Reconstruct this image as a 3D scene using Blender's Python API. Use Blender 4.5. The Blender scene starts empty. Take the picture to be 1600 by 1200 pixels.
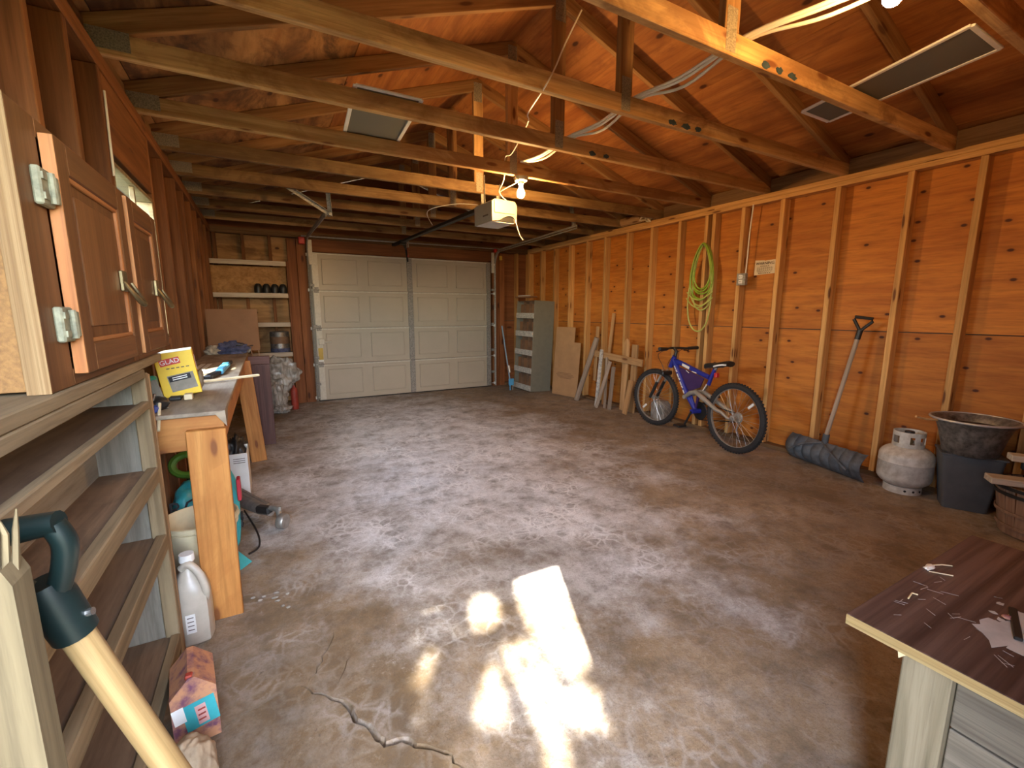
import bpy, bmesh, math, random
from mathutils import Vector, Matrix, noise, geometry

rnd = random.Random(7)
scn = bpy.context.scene
col = scn.collection

# ------------------------------------------------------------------ camera, world, sun, exposure
cd = bpy.data.cameras.new('camera')
cam = bpy.data.objects.new('camera', cd); col.objects.link(cam)
cd.sensor_fit = 'HORIZONTAL'; cd.sensor_width = 36.0
cd.lens = 36.0 * 694.0 / 1600.0
cd.clip_start = 0.02
cam.location = (0, 0, 1.25)
cam.rotation_euler = (math.radians(90 - 9.26), 0, math.radians(-28.87))
scn.camera = cam

SUN_DIR = Vector((0.281, 0.662, 0)).normalized()          # heading of the light on the ground
SUN_EL = math.radians(42.7)
SD = Vector((SUN_DIR.x * math.cos(SUN_EL), SUN_DIR.y * math.cos(SUN_EL), -math.sin(SUN_EL)))

w = bpy.data.worlds.new('sky'); scn.world = w; w.use_nodes = True
nt = w.node_tree; nt.nodes.clear()
out = nt.nodes.new('ShaderNodeOutputWorld'); bg = nt.nodes.new('ShaderNodeBackground')
sky = nt.nodes.new('ShaderNodeTexSky'); sky.sky_type = 'NISHITA'; sky.sun_disc = False
sky.sun_elevation = SUN_EL; sky.sun_rotation = math.atan2(-SD.x, -SD.y)
sky.altitude = 500; sky.air_density = 1.0; sky.dust_density = 1.5
bg.inputs['Strength'].default_value = 5.0
hs = nt.nodes.new('ShaderNodeHueSaturation'); hs.inputs['Saturation'].default_value = 0.75
nt.links.new(sky.outputs[0], hs.inputs['Color']); nt.links.new(hs.outputs[0], bg.inputs['Color']); nt.links.new(bg.outputs[0], out.inputs['Surface'])

sl = bpy.data.lights.new('sun', 'SUN'); sl.energy = 34.0; sl.angle = math.radians(0.53); sl.color = (1.0, 0.93, 0.80)
so = bpy.data.objects.new('sun', sl); col.objects.link(so)
so.rotation_euler = SD.to_track_quat('-Z', 'Y').to_euler()

def portal(name, loc, rot, sx, sy):
    l = bpy.data.lights.new(name, 'AREA'); l.shape = 'RECTANGLE'; l.size = sx; l.size_y = sy
    l.cycles.is_portal = True
    o = bpy.data.objects.new(name, l); col.objects.link(o); o.location = loc; o.rotation_euler = rot
portal('doorway_portal', (-0.015, -0.33, 1.02), (math.radians(90), 0, 0), 0.77, 2.03)
portal('window_portal', (-0.66, 2.91, 1.49), (math.radians(90), 0, math.radians(-90)), 0.80, 0.80)

scn.view_settings.view_transform = 'Standard'; scn.view_settings.look = 'None'
scn.view_settings.gamma = 1.0; scn.view_settings.use_curve_mapping = False
scn.view_settings.exposure = 0.5
BULB = 900.0
scn.cycles.use_denoising = True
scn.cycles.max_bounces = 8; scn.cycles.diffuse_bounces = 5
scn.cycles.sample_clamp_indirect = 8.0

# ------------------------------------------------------------------ materials
MATS = {}
def new_mat(name):
    m = bpy.data.materials.new(name); m.use_nodes = True
    n = m.node_tree.nodes; n.clear()
    o = n.new('ShaderNodeOutputMaterial'); b = n.new('ShaderNodeBsdfPrincipled')
    m.node_tree.links.new(b.outputs[0], o.inputs[0])
    MATS[name] = m
    return m, m.node_tree, b
def N(t, typ, **kw):
    n = t.nodes.new(typ)
    for k, v in kw.items():
        if k.startswith('i_'):
            key = k[2:]; key = int(key) if key.isdigit() else key
            n.inputs[key].default_value = v
        else: setattr(n, k, v)
    return n
def ramp(t, fac, stops, interp='LINEAR'):
    r = t.nodes.new('ShaderNodeValToRGB'); cr = r.color_ramp; cr.interpolation = interp
    while len(cr.elements) < len(stops): cr.elements.new(0.5)
    for e, (p, c) in zip(cr.elements, stops):
        e.position = p; e.color = (c, c, c, 1) if isinstance(c, (int, float)) else (c[0], c[1], c[2], 1)
    t.links.new(fac, r.inputs[0]); return r.outputs[0]
def mix(t, fac, a, b, bt='MIX'):
    m = t.nodes.new('ShaderNodeMix'); m.data_type = 'RGBA'; m.blend_type = bt
    for sock, v in ((m.inputs[0], fac), (m.inputs[6], a), (m.inputs[7], b)):
        if isinstance(v, bpy.types.NodeSocket): t.links.new(v, sock)
        elif isinstance(v, (int, float)): sock.default_value = v
        else: sock.default_value = (v[0], v[1], v[2], 1)
    return m.outputs[2]
def math_(t, op, a, b=0.0):
    m = t.nodes.new('ShaderNodeMath'); m.operation = op
    for i, v in enumerate((a, b)):
        if isinstance(v, bpy.types.NodeSocket): t.links.new(v, m.inputs[i])
        else: m.inputs[i].default_value = v
    return m.outputs[0]
def coords(t, scale, rand=True, kind='Object', base=None):
    if base is None:
        tc = t.nodes.new('ShaderNodeTexCoord'); src = tc.outputs[kind]
        if rand:
            oi = t.nodes.new('ShaderNodeObjectInfo')
            mm = N(t, 'ShaderNodeVectorMath', operation='SCALE'); mm.inputs[0].default_value = (31.0, 17.0, 23.0)
            t.links.new(oi.outputs['Random'], mm.inputs['Scale'])
            ad = N(t, 'ShaderNodeVectorMath', operation='ADD')
            t.links.new(src, ad.inputs[0]); t.links.new(mm.outputs[0], ad.inputs[1]); src = ad.outputs[0]
        base = src
    mp = t.nodes.new('ShaderNodeMapping'); mp.inputs['Scale'].default_value = scale
    t.links.new(base, mp.inputs[0])
    return mp.outputs[0], base
def noise_(t, vec, scale=1.0, detail=4.0, rough=0.55, dist=0.0):
    n = N(t, 'ShaderNodeTexNoise'); n.inputs['Scale'].default_value = scale; n.inputs['Detail'].default_value = detail
    n.inputs['Roughness'].default_value = rough; n.inputs['Distortion'].default_value = dist
    t.links.new(vec, n.inputs['Vector']); return n.outputs[0]
def bump(t, b, h, strength=0.2, dist=0.01):
    bn = N(t, 'ShaderNodeBump'); bn.inputs['Strength'].default_value = strength; bn.inputs['Distance'].default_value = dist
    t.links.new(h, bn.inputs['Height']); t.links.new(bn.outputs[0], b.inputs['Normal'])

def wood(name, dark, light, gx=1.2, gy=16.0, knots=0.0, kcol=(0.06, 0.02, 0.008), kscale=(2.2, 7.0, 7.0), rough=0.72,
         tone=0.35, stain=None, stain_amt=0.5, bmp=0.25, ksize=0.13):
    m, t, b = new_mat(name)
    v1, base = coords(t, (gx, gy, gy))
    n1 = noise_(t, v1, 1.0, 5.0, 0.6, 0.5)
    c = ramp(t, n1, [(0.34, dark), (0.66, light)])
    v5, _ = coords(t, (gx * 3.5, gy * 4.5, gy * 4.5), base=base)
    n5 = noise_(t, v5, 1.0, 4.0, 0.65, 0.2)
    c = mix(t, ramp(t, n5, [(0.34, 0.38), (0.54, 0.0)]), c, tuple(x * 0.42 for x in dark))
    v2, _ = coords(t, (0.9, 2.6, 2.6), base=base)
    n2 = noise_(t, v2, 1.0, 2.0)
    c = mix(t, ramp(t, n2, [(0.35, tone), (0.65, 0.0)]), c, tuple(x * 0.45 for x in dark))
    oi = t.nodes.new('ShaderNodeObjectInfo')
    hv = N(t, 'ShaderNodeHueSaturation'); hv.inputs['Saturation'].default_value = 1.0
    t.links.new(math_(t, 'ADD', math_(t, 'MULTIPLY', oi.outputs['Random'], 0.35), 0.83), hv.inputs['Value'])
    t.links.new(c, hv.inputs['Color']); c = hv.outputs[0]
    if stain is not None:
        v4, _ = coords(t, (1.6, 3.2, 3.2), base=base)
        n4 = noise_(t, v4, 1.3, 6.0, 0.65, 0.8)
        c = mix(t, math_(t, 'MULTIPLY', ramp(t, n4, [(0.48, 0.0), (0.62, 1.0)]), stain_amt), c, stain)
    if knots > 0:
        v3, _ = coords(t, kscale, base=base)
        sx_ = N(t, 'ShaderNodeSeparateXYZ'); t.links.new(v3, sx_.inputs[0])
        cx_ = N(t, 'ShaderNodeCombineXYZ'); t.links.new(sx_.outputs[0], cx_.inputs[0])
        t.links.new(math_(t, 'ADD', sx_.outputs[1], sx_.outputs[2]), cx_.inputs[1])
        vo = N(t, 'ShaderNodeTexVoronoi', voronoi_dimensions='2D'); vo.inputs['Scale'].default_value = 1.0
        t.links.new(cx_.outputs[0], vo.inputs['Vector'])
        sep = N(t, 'ShaderNodeSeparateColor'); t.links.new(vo.outputs['Color'], sep.inputs[0])
        pick = math_(t, 'LESS_THAN', sep.outputs[0], knots)
        k = ramp(t, vo.outputs['Distance'], [(ksize * 0.55, 1.0), (ksize, 0.0)])
        halo = ramp(t, vo.outputs['Distance'], [(ksize, 0.35), (ksize * 3.0, 0.0)])
        c = mix(t, math_(t, 'MULTIPLY', halo, pick), c, tuple(x * 0.6 for x in dark))
        c = mix(t, math_(t, 'MULTIPLY', k, pick), c, kcol)
    t.links.new(c, b.inputs['Base Color'])
    b.inputs['Roughness'].default_value = rough; b.inputs['Specular IOR Level'].default_value = 0.3
    bump(t, b, n1, bmp, 0.004)
    return m
def plain(name, c, rough=0.5, metal=0.0, var=0.12, vscale=14.0, bmp=0.0, spec=0.5, c2=None, edge=(0.45, 0.62)):
    m, t, b = new_mat(name)
    v, _ = coords(t, (vscale,) * 3)
    n = noise_(t, v, 1.0, 5.0, 0.6)
    lo = c2 if c2 is not None else tuple(x * (1 - var * 2) for x in c)
    cc = ramp(t, n, [(edge[0] - 0.15, lo), (edge[1], c)])
    t.links.new(cc, b.inputs['Base Color'])
    b.inputs['Roughness'].default_value = rough; b.inputs['Metallic'].default_value = metal
    b.inputs['Specular IOR Level'].default_value = spec
    if bmp: bump(t, b, n, bmp, 0.01)
    return m

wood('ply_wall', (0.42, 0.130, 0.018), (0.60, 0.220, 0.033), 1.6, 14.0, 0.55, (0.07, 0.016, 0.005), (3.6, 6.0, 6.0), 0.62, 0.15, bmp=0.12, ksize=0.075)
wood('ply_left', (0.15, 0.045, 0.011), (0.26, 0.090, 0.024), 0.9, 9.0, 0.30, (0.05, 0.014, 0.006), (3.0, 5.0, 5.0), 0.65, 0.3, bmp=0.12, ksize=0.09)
wood('ply_front', (0.30, 0.15, 0.055), (0.50, 0.28, 0.11), 0.9, 9.0, 0.3, (0.08, 0.03, 0.012), (3.0, 5.0, 5.0), 0.68, 0.3, stain=(0.10, 0.04, 0.015), stain_amt=0.6, ksize=0.1)
wood('ply_roof', (0.27, 0.085, 0.020), (0.48, 0.19, 0.05), 0.8, 8.0, 0.25, (0.06, 0.016, 0.006), (2.4, 4.4, 4.4), 0.7, 0.35, stain=(0.17, 0.055, 0.018), stain_amt=0.55, ksize=0.09)
wood('ply_roof_stained', (0.26, 0.10, 0.03), (0.46, 0.24, 0.09), 1.3, 5.0, 0.15, (0.05, 0.016, 0.008), (2.4, 4.4, 4.4), 0.75, 0.4, stain=(0.05, 0.022, 0.014), stain_amt=0.8, ksize=0.09)
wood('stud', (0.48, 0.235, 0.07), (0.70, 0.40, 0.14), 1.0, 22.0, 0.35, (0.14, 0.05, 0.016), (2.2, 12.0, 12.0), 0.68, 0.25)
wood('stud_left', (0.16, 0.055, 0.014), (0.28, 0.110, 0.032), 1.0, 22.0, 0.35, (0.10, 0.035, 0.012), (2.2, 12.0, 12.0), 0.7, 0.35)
for nm_, q_ in (('truss', 1.0), ('truss_dark', 0.46)):  # second one is a darker copy for the far trusses
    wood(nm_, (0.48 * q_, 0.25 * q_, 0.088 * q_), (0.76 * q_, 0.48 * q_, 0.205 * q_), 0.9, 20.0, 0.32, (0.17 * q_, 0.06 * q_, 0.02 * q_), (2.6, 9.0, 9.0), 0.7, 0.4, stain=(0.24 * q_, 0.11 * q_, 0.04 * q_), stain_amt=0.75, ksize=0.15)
wood('rafter', (0.26, 0.12, 0.042), (0.44, 0.24, 0.09), 0.9, 20.0, 0.35, (0.12, 0.045, 0.016), (2.4, 10.0, 10.0), 0.75, 0.4)
wood('blocking', (0.15, 0.075, 0.03), (0.27, 0.15, 0.065), 0.8, 16.0, 0.2, (0.06, 0.025, 0.01), rough=0.8, tone=0.4)
wood('jamb', (0.20, 0.065, 0.02), (0.32, 0.12, 0.04), 0.9, 18.0, 0.2, (0.07, 0.02, 0.008), rough=0.7, tone=0.4)
wood('bench_wood', (0.40, 0.15, 0.032), (0.60, 0.28, 0.075), 0.9, 12.0, 0.45, (0.20, 0.07, 0.02), (3.0, 9.0, 9.0), 0.6, 0.25, stain=(0.36, 0.13, 0.03), stain_amt=0.6)
wood('bench_top', (0.34, 0.27, 0.19), (0.60, 0.50, 0.37), 1.2, 7.0, 0.0, rough=0.55, tone=0.45, stain=(0.16, 0.12, 0.085), stain_amt=0.7)
wood('weathered', (0.21, 0.15, 0.08), (0.37, 0.28, 0.16), 1.1, 18.0, 0.25, (0.16, 0.10, 0.05), (2.2, 12.0, 12.0), 0.8, 0.35)
wood('weathered_grey', (0.19, 0.165, 0.125), (0.33, 0.30, 0.235), 1.4, 14.0, 0.0, rough=0.85, tone=0.4)
wood('shelf_board', (0.16, 0.10, 0.06), (0.30, 0.20, 0.12), 1.2, 9.0, 0.0, rough=0.8, tone=0.4, stain=(0.10, 0.065, 0.04), stain_amt=0.6)
wood('cabinet_brown', (0.125, 0.048, 0.016), (0.22, 0.095, 0.032), 0.8, 22.0, 0.0, rough=0.5, tone=0.3, bmp=0.1)
wood('cabinet_lit', (0.36, 0.125, 0.034), (0.54, 0.25, 0.088), 0.9, 26.0, 0.0, rough=0.55, tone=0.2)
wood('ply_edge', (0.21, 0.11, 0.038), (0.42, 0.275, 0.125), 0.6, 75.0, 0.0, rough=0.6, tone=0.1)
wood('desk_dark', (0.040, 0.022, 0.018), (0.130, 0.080, 0.064), 0.8, 30.0, 0.0, rough=0.42, tone=0.3)
wood('pine_edge', (0.30, 0.195, 0.07), (0.54, 0.40, 0.19), 0.7, 60.0, 0.0, rough=0.6, tone=0.1)
wood('desk_post', (0.20, 0.165, 0.10), (0.36, 0.30, 0.20), 1.0, 26.0, 0.0, rough=0.75, tone=0.3)
wood('desk_panel', (0.16, 0.135, 0.10), (0.30, 0.26, 0.20), 1.2, 34.0, 0.0, rough=0.75, tone=0.3, bmp=0.5)
wood('basket_wood', (0.22, 0.12, 0.07), (0.38, 0.23, 0.14), 1.0, 18.0, 0.0, rough=0.8)
wood('white_lath', (0.52, 0.42, 0.30), (0.72, 0.62, 0.48), 1.2, 20.0, 0.0, rough=0.7, tone=0.25)
wood('ash_handle', (0.27, 0.165, 0.062), (0.40, 0.265, 0.115), 0.8, 40.0, 0.1, (0.4, 0.2, 0.07), rough=0.5, tone=0.15)
wood('post_wood', (0.135, 0.098, 0.048), (0.235, 0.178, 0.092), 1.1, 18.0, 0.2, (0.09, 0.05, 0.02), rough=0.8)
wood('picket', (0.40, 0.21, 0.08), (0.58, 0.34, 0.15), 1.0, 22.0, 0.25, (0.15, 0.06, 0.02), rough=0.75)
wood('picket_grey', (0.26, 0.19, 0.13), (0.40, 0.31, 0.23), 1.0, 24.0, 0.0, rough=0.8)
wood('dark_panel', (0.085, 0.042, 0.040), (0.16, 0.085, 0.075), 0.8, 24.0, 0.0, rough=0.65)
wood('chip_panel', (0.34, 0.16, 0.05), (0.54, 0.29, 0.10), 10.0, 12.0, 0.0, rough=0.7, tone=0.2)
wood('siding', (0.06, 0.045, 0.035), (0.10, 0.075, 0.06), 1.0, 10.0, 0.0, rough=0.8)
plain('particle', (0.32, 0.155, 0.043), 0.7, var=0.18, vscale=120.0, bmp=0.1)
plain('cardboard', (0.42, 0.23, 0.10), 0.85, var=0.08, vscale=6.0)
plain('cardboard_dark', (0.26, 0.13, 0.06), 0.85, var=0.1, vscale=5.0)
plain('door_white', (0.46, 0.39, 0.29), 0.5, var=0.03, vscale=4.0)
plain('stile_cream', (0.62, 0.57, 0.46), 0.5, var=0.08, vscale=30.0)
plain('galv', (0.42, 0.40, 0.36), 0.42, 0.75, var=0.15, vscale=30.0)
plain('galv_dull', (0.36, 0.335, 0.29), 0.6, 0.35, var=0.25, vscale=60.0)
plain('gusset', (0.34, 0.28, 0.19), 0.75, 0.1, var=0.3, vscale=160.0, bmp=0.4)
plain('black_plastic', (0.018, 0.017, 0.016), 0.45, var=0.1)
plain('black_steel', (0.02, 0.018, 0.016), 0.5, 0.3)
plain('tyre', (0.022, 0.020, 0.019), 0.8, var=0.15)
plain('chrome', (0.55, 0.53, 0.50), 0.25, 0.95, var=0.05)
plain('spoke', (0.50, 0.47, 0.43), 0.35, 0.8)
plain('bike_blue', (0.022, 0.030, 0.26), 0.35, var=0.1)
plain('bike_purple', (0.05, 0.022, 0.10), 0.4)
plain('bike_grey', (0.36, 0.33, 0.28), 0.45, 0.3)
plain('white_plastic', (0.33, 0.30, 0.235), 0.4, var=0.04)
plain('bright_white', (0.78, 0.76, 0.70), 0.5, var=0.05)
plain('red_plastic', (0.55, 0.028, 0.020), 0.4)
plain('red_dull', (0.36, 0.045, 0.025), 0.5, var=0.2)
plain('yellow_sticker', (0.55, 0.36, 0.04), 0.5)
plain('cable_white', (0.80, 0.74, 0.60), 0.45, var=0.05)
plain('hose_green', (0.28, 0.42, 0.03), 0.45, var=0.15)
plain('hose_pale', (0.48, 0.50, 0.12), 0.5, var=0.15)
plain('paper', (0.72, 0.58, 0.38), 0.8, var=0.08)
plain('ink', (0.10, 0.065, 0.045), 0.8)
plain('ink_black', (0.012, 0.012, 0.014), 0.7)
plain('tank_white', (0.62, 0.60, 0.53), 0.42, var=0.18, vscale=22.0, c2=(0.40, 0.36, 0.29))
plain('grey_plastic', (0.085, 0.090, 0.095), 0.55, var=0.1)
plain('pusher_plastic', (0.105, 0.115, 0.125), 0.6, var=0.3, vscale=18.0)
plain('tub_metal', (0.30, 0.29, 0.27), 0.45, 0.7, var=0.35, vscale=26.0)
plain('rim_metal', (0.50, 0.50, 0.50), 0.35, 0.35)
plain('soil', (0.045, 0.025, 0.015), 0.95, var=0.3, vscale=40.0, bmp=0.8)
plain('shelf_metal', (0.22, 0.21, 0.16), 0.5, 0.15, var=0.06)
plain('slot_brown', (0.20, 0.115, 0.065), 0.75, var=0.25, vscale=9.0)
plain('slat_white', (0.62, 0.58, 0.50), 0.65, var=0.3, vscale=40.0)
plain('blue_pole', (0.22, 0.33, 0.42), 0.45, 0.2)
plain('glad_yellow', (0.83, 0.55, 0.015), 0.5, var=0.04)
plain('glad_red', (0.62, 0.035, 0.015), 0.5)
plain('glad_top', (0.80, 0.68, 0.40), 0.5)
plain('bag_grey', (0.26, 0.22, 0.16), 0.5, var=0.2)
plain('blue_plastic', (0.035, 0.09, 0.40), 0.4)
plain('blue_handle', (0.10, 0.40, 0.68), 0.4)
plain('rag_blue', (0.10, 0.11, 0.20), 0.9, var=0.3, vscale=30.0)
plain('rag_white', (0.50, 0.42, 0.30), 0.9, var=0.25)
plain('bucket_cream', (0.72, 0.62, 0.38), 0.45, var=0.08)
plain('jug', (0.48, 0.42, 0.33), 0.35, var=0.1)
plain('green_plastic', (0.10, 0.26, 0.03), 0.45)
plain('green_tin', (0.02, 0.22, 0.11), 0.45)
plain('teal_bag', (0.05, 0.40, 0.42), 0.4, var=0.12)
plain('red_bag', (0.50, 0.03, 0.05), 0.4)
plain('carton_pic', (0.50, 0.24, 0.12), 0.6, c2=(0.16, 0.06, 0.10), vscale=26.0, edge=(0.5, 0.58))
plain('pink', (0.75, 0.42, 0.38), 0.6)
plain('dark_green', (0.004, 0.011, 0.010), 0.38, var=0.15)
plain('sack', (0.40, 0.30, 0.19), 0.9, var=0.2, vscale=18.0, bmp=0.4)
plain('hinge_metal', (0.30, 0.29, 0.19), 0.7, 0.1, var=0.3, vscale=40.0)
plain('brass', (0.26, 0.20, 0.10), 0.35, 0.85, var=0.2)
plain('blue_paint', (0.03, 0.055, 0.07), 0.7, var=0.3, vscale=40.0)
plain('stone', (0.30, 0.26, 0.21), 0.9, var=0.25)
plain('bark', (0.16, 0.10, 0.06), 0.9, var=0.4, bmp=0.6)
plain('leaf', (0.10, 0.22, 0.03), 0.6, var=0.3)
plain('grass', (0.050, 0.065, 0.020), 0.9, var=0.4, vscale=3.0)
plain('straw', (0.72, 0.60, 0.38), 0.7)
plain('peeled', (0.44, 0.43, 0.42), 0.5, var=0.15)
plain('dirt', (0.28, 0.23, 0.17), 0.95, var=0.3)

# screen mesh, clear plastic, glass
m, t, b = new_mat('screen'); b.inputs['Base Color'].default_value = (0.16, 0.16, 0.13, 1); b.inputs['Roughness'].default_value = 0.8
b.inputs['Alpha'].default_value = 0.78
m, t, b = new_mat('glass'); b.inputs['Base Color'].default_value = (0.9, 0.95, 0.95, 1); b.inputs['Roughness'].default_value = 0.03
tp = t.nodes.new('ShaderNodeBsdfTransparent'); tp.inputs[0].default_value = (0.93, 0.96, 0.95, 1)
gm = t.nodes.new('ShaderNodeMixShader'); gm.inputs[0].default_value = 0.07
t.links.new(tp.outputs[0], gm.inputs[1]); t.links.new(b.outputs[0], gm.inputs[2])
t.links.new(gm.outputs[0], [n for n in t.nodes if n.type == 'OUTPUT_MATERIAL'][0].inputs[0])
m, t, b = new_mat('film')
v, _ = coords(t, (22, 22, 7)); n_ = noise_(t, v, 1, 4, 0.5, 1.2)
t.links.new(ramp(t, n_, [(0.35, (0.22, 0.20, 0.17)), (0.65, (0.48, 0.46, 0.42))]), b.inputs['Base Color'])
b.inputs['Roughness'].default_value = 0.25; b.inputs['Alpha'].default_value = 0.9
for nm_, st_ in (('bulb_glow', BULB), ('bulb_glow_weak', BULB * 0.45)):
    m, t, b = new_mat(nm_); b.inputs['Base Color'].default_value = (1, 0.8, 0.5, 1)
    b.inputs['Emission Color'].default_value = (1.0, 0.57, 0.20, 1); b.inputs['Emission Strength'].default_value = st_

# concrete
m, t, b = new_mat('concrete')
v1, base = coords(t, (1, 1, 1), rand=False)
big = noise_(t, v1, 0.9, 3.0, 0.5, 0.4)
med = noise_(t, v1, 6.0, 10.0, 0.72, 0.15)
grit = noise_(t, v1, 34.0, 8.0, 0.8)
fine = noise_(t, v1, 120.0, 5.0, 0.75)
gx = N(t, 'ShaderNodeSeparateXYZ'); t.links.new(base, gx.inputs[0])
# salt bloom mid-slab with bluish window daylight painted into its colour, bare brown slab towards the walls
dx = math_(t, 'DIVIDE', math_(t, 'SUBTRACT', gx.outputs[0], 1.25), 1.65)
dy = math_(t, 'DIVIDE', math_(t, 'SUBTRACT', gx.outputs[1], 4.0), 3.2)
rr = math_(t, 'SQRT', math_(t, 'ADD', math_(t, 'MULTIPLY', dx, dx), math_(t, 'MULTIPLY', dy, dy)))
daylit_bloom = ramp(t, math_(t, 'ADD', rr, math_(t, 'MULTIPLY', math_(t, 'SUBTRACT', noise_(t, v1, 1.6, 6.0, 0.65), 0.5), 1.5)), [(0.42, 1.0), (1.02, 0.0)])
c = ramp(t, big, [(0.32, (0.20, 0.140, 0.080)), (0.66, (0.36, 0.270, 0.175))])
sx = math_(t, 'SUBTRACT', gx.outputs[0], 0.0); sy = math_(t, 'DIVIDE', math_(t, 'SUBTRACT', gx.outputs[1], 1.1), 1.5)
sr = math_(t, 'SQRT', math_(t, 'ADD', math_(t, 'MULTIPLY', sx, sx), math_(t, 'MULTIPLY', sy, sy)))
near_left_dim = ramp(t, math_(t, 'ADD', sr, math_(t, 'MULTIPLY', math_(t, 'SUBTRACT', noise_(t, v1, 2.6, 7.0, 0.7), 0.5), 0.9)), [(0.30, 1.0), (0.80, 0.0)])
c = mix(t, math_(t, 'MULTIPLY', daylit_bloom, 0.80), c, (0.66, 0.71, 0.76))
c = mix(t, math_(t, 'MULTIPLY', near_left_dim, 0.8), c, (0.13, 0.085, 0.040))  # brown painted over the front left to offset the doorway light
c = mix(t, ramp(t, med, [(0.36, 0.7), (0.56, 0.0)]), c, (0.105, 0.078, 0.052))
# vein network with ragged edges
wn = N(t, 'ShaderNodeTexNoise'); wn.inputs['Scale'].default_value = 7.0; wn.inputs['Detail'].default_value = 6.0
t.links.new(v1, wn.inputs['Vector'])
wv = N(t, 'ShaderNodeVectorMath', operation='MULTIPLY_ADD'); wv.inputs[1].default_value = (0.10, 0.10, 0.0)
t.links.new(wn.outputs['Color'], wv.inputs[0]); t.links.new(v1, wv.inputs[2])
rag = math_(t, 'MULTIPLY', math_(t, 'SUBTRACT', grit, 0.5), 0.30)
def cells(sc, w0, w1):
    vo = N(t, 'ShaderNodeTexVoronoi', feature='DISTANCE_TO_EDGE'); vo.inputs['Scale'].default_value = sc
    t.links.new(wv.outputs[0], vo.inputs['Vector'])
    return ramp(t, math_(t, 'ADD', vo.outputs['Distance'], rag), [(w0, 1.0), (w1, 0.0)])
veins = math_(t, 'MAXIMUM', cells(6.0, 0.015, 0.07), math_(t, 'MULTIPLY', cells(14.0, 0.03, 0.13), 0.85))
brk = ramp(t, noise_(t, v1, 2.2, 6.0, 0.7), [(0.44, 0.0), (0.58, 1.0)])
veins = math_(t, 'MULTIPLY', veins, brk)
pow_ = ramp(t, math_(t, 'ADD', noise_(t, v1, 2.8, 12.0, 0.78, 0.1), math_(t, 'MULTIPLY', rag, 0.35)), [(0.48, 0.0), (0.60, 1.0)])
speck = math_(t, 'MULTIPLY', ramp(t, grit, [(0.54, 0.0), (0.62, 1.0)]), ramp(t, med, [(0.44, 0.0), (0.58, 1.0)]))
salt = math_(t, 'MAXIMUM', math_(t, 'MULTIPLY', veins, 0.80), math_(t, 'MAXIMUM', math_(t, 'MULTIPLY', pow_, 0.62), math_(t, 'MULTIPLY', speck, 0.7)))
salt = math_(t, 'MULTIPLY', salt, math_(t, 'ADD', math_(t, 'MULTIPLY', daylit_bloom, 0.80), 0.18))
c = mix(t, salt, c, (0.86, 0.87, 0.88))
c = mix(t, ramp(t, grit, [(0.33, 0.65), (0.42, 0.0)]), c, (0.07, 0.052, 0.036))
c = mix(t, ramp(t, fine, [(0.36, 0.35), (0.5, 0.0)]), c, (0.10, 0.08, 0.06))
t.links.new(c, b.inputs['Base Color'])
t.links.new(ramp(t, med, [(0.3, 0.55), (0.7, 0.85)]), b.inputs['Roughness'])
b.inputs['Specular IOR Level'].default_value = 0.35
hh = math_(t, 'ADD', math_(t, 'MULTIPLY', med, 0.9), math_(t, 'ADD', math_(t, 'MULTIPLY', grit, 0.5), math_(t, 'MULTIPLY', salt, 0.3)))
bump(t, b, hh, 0.6, 0.016)

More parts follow.
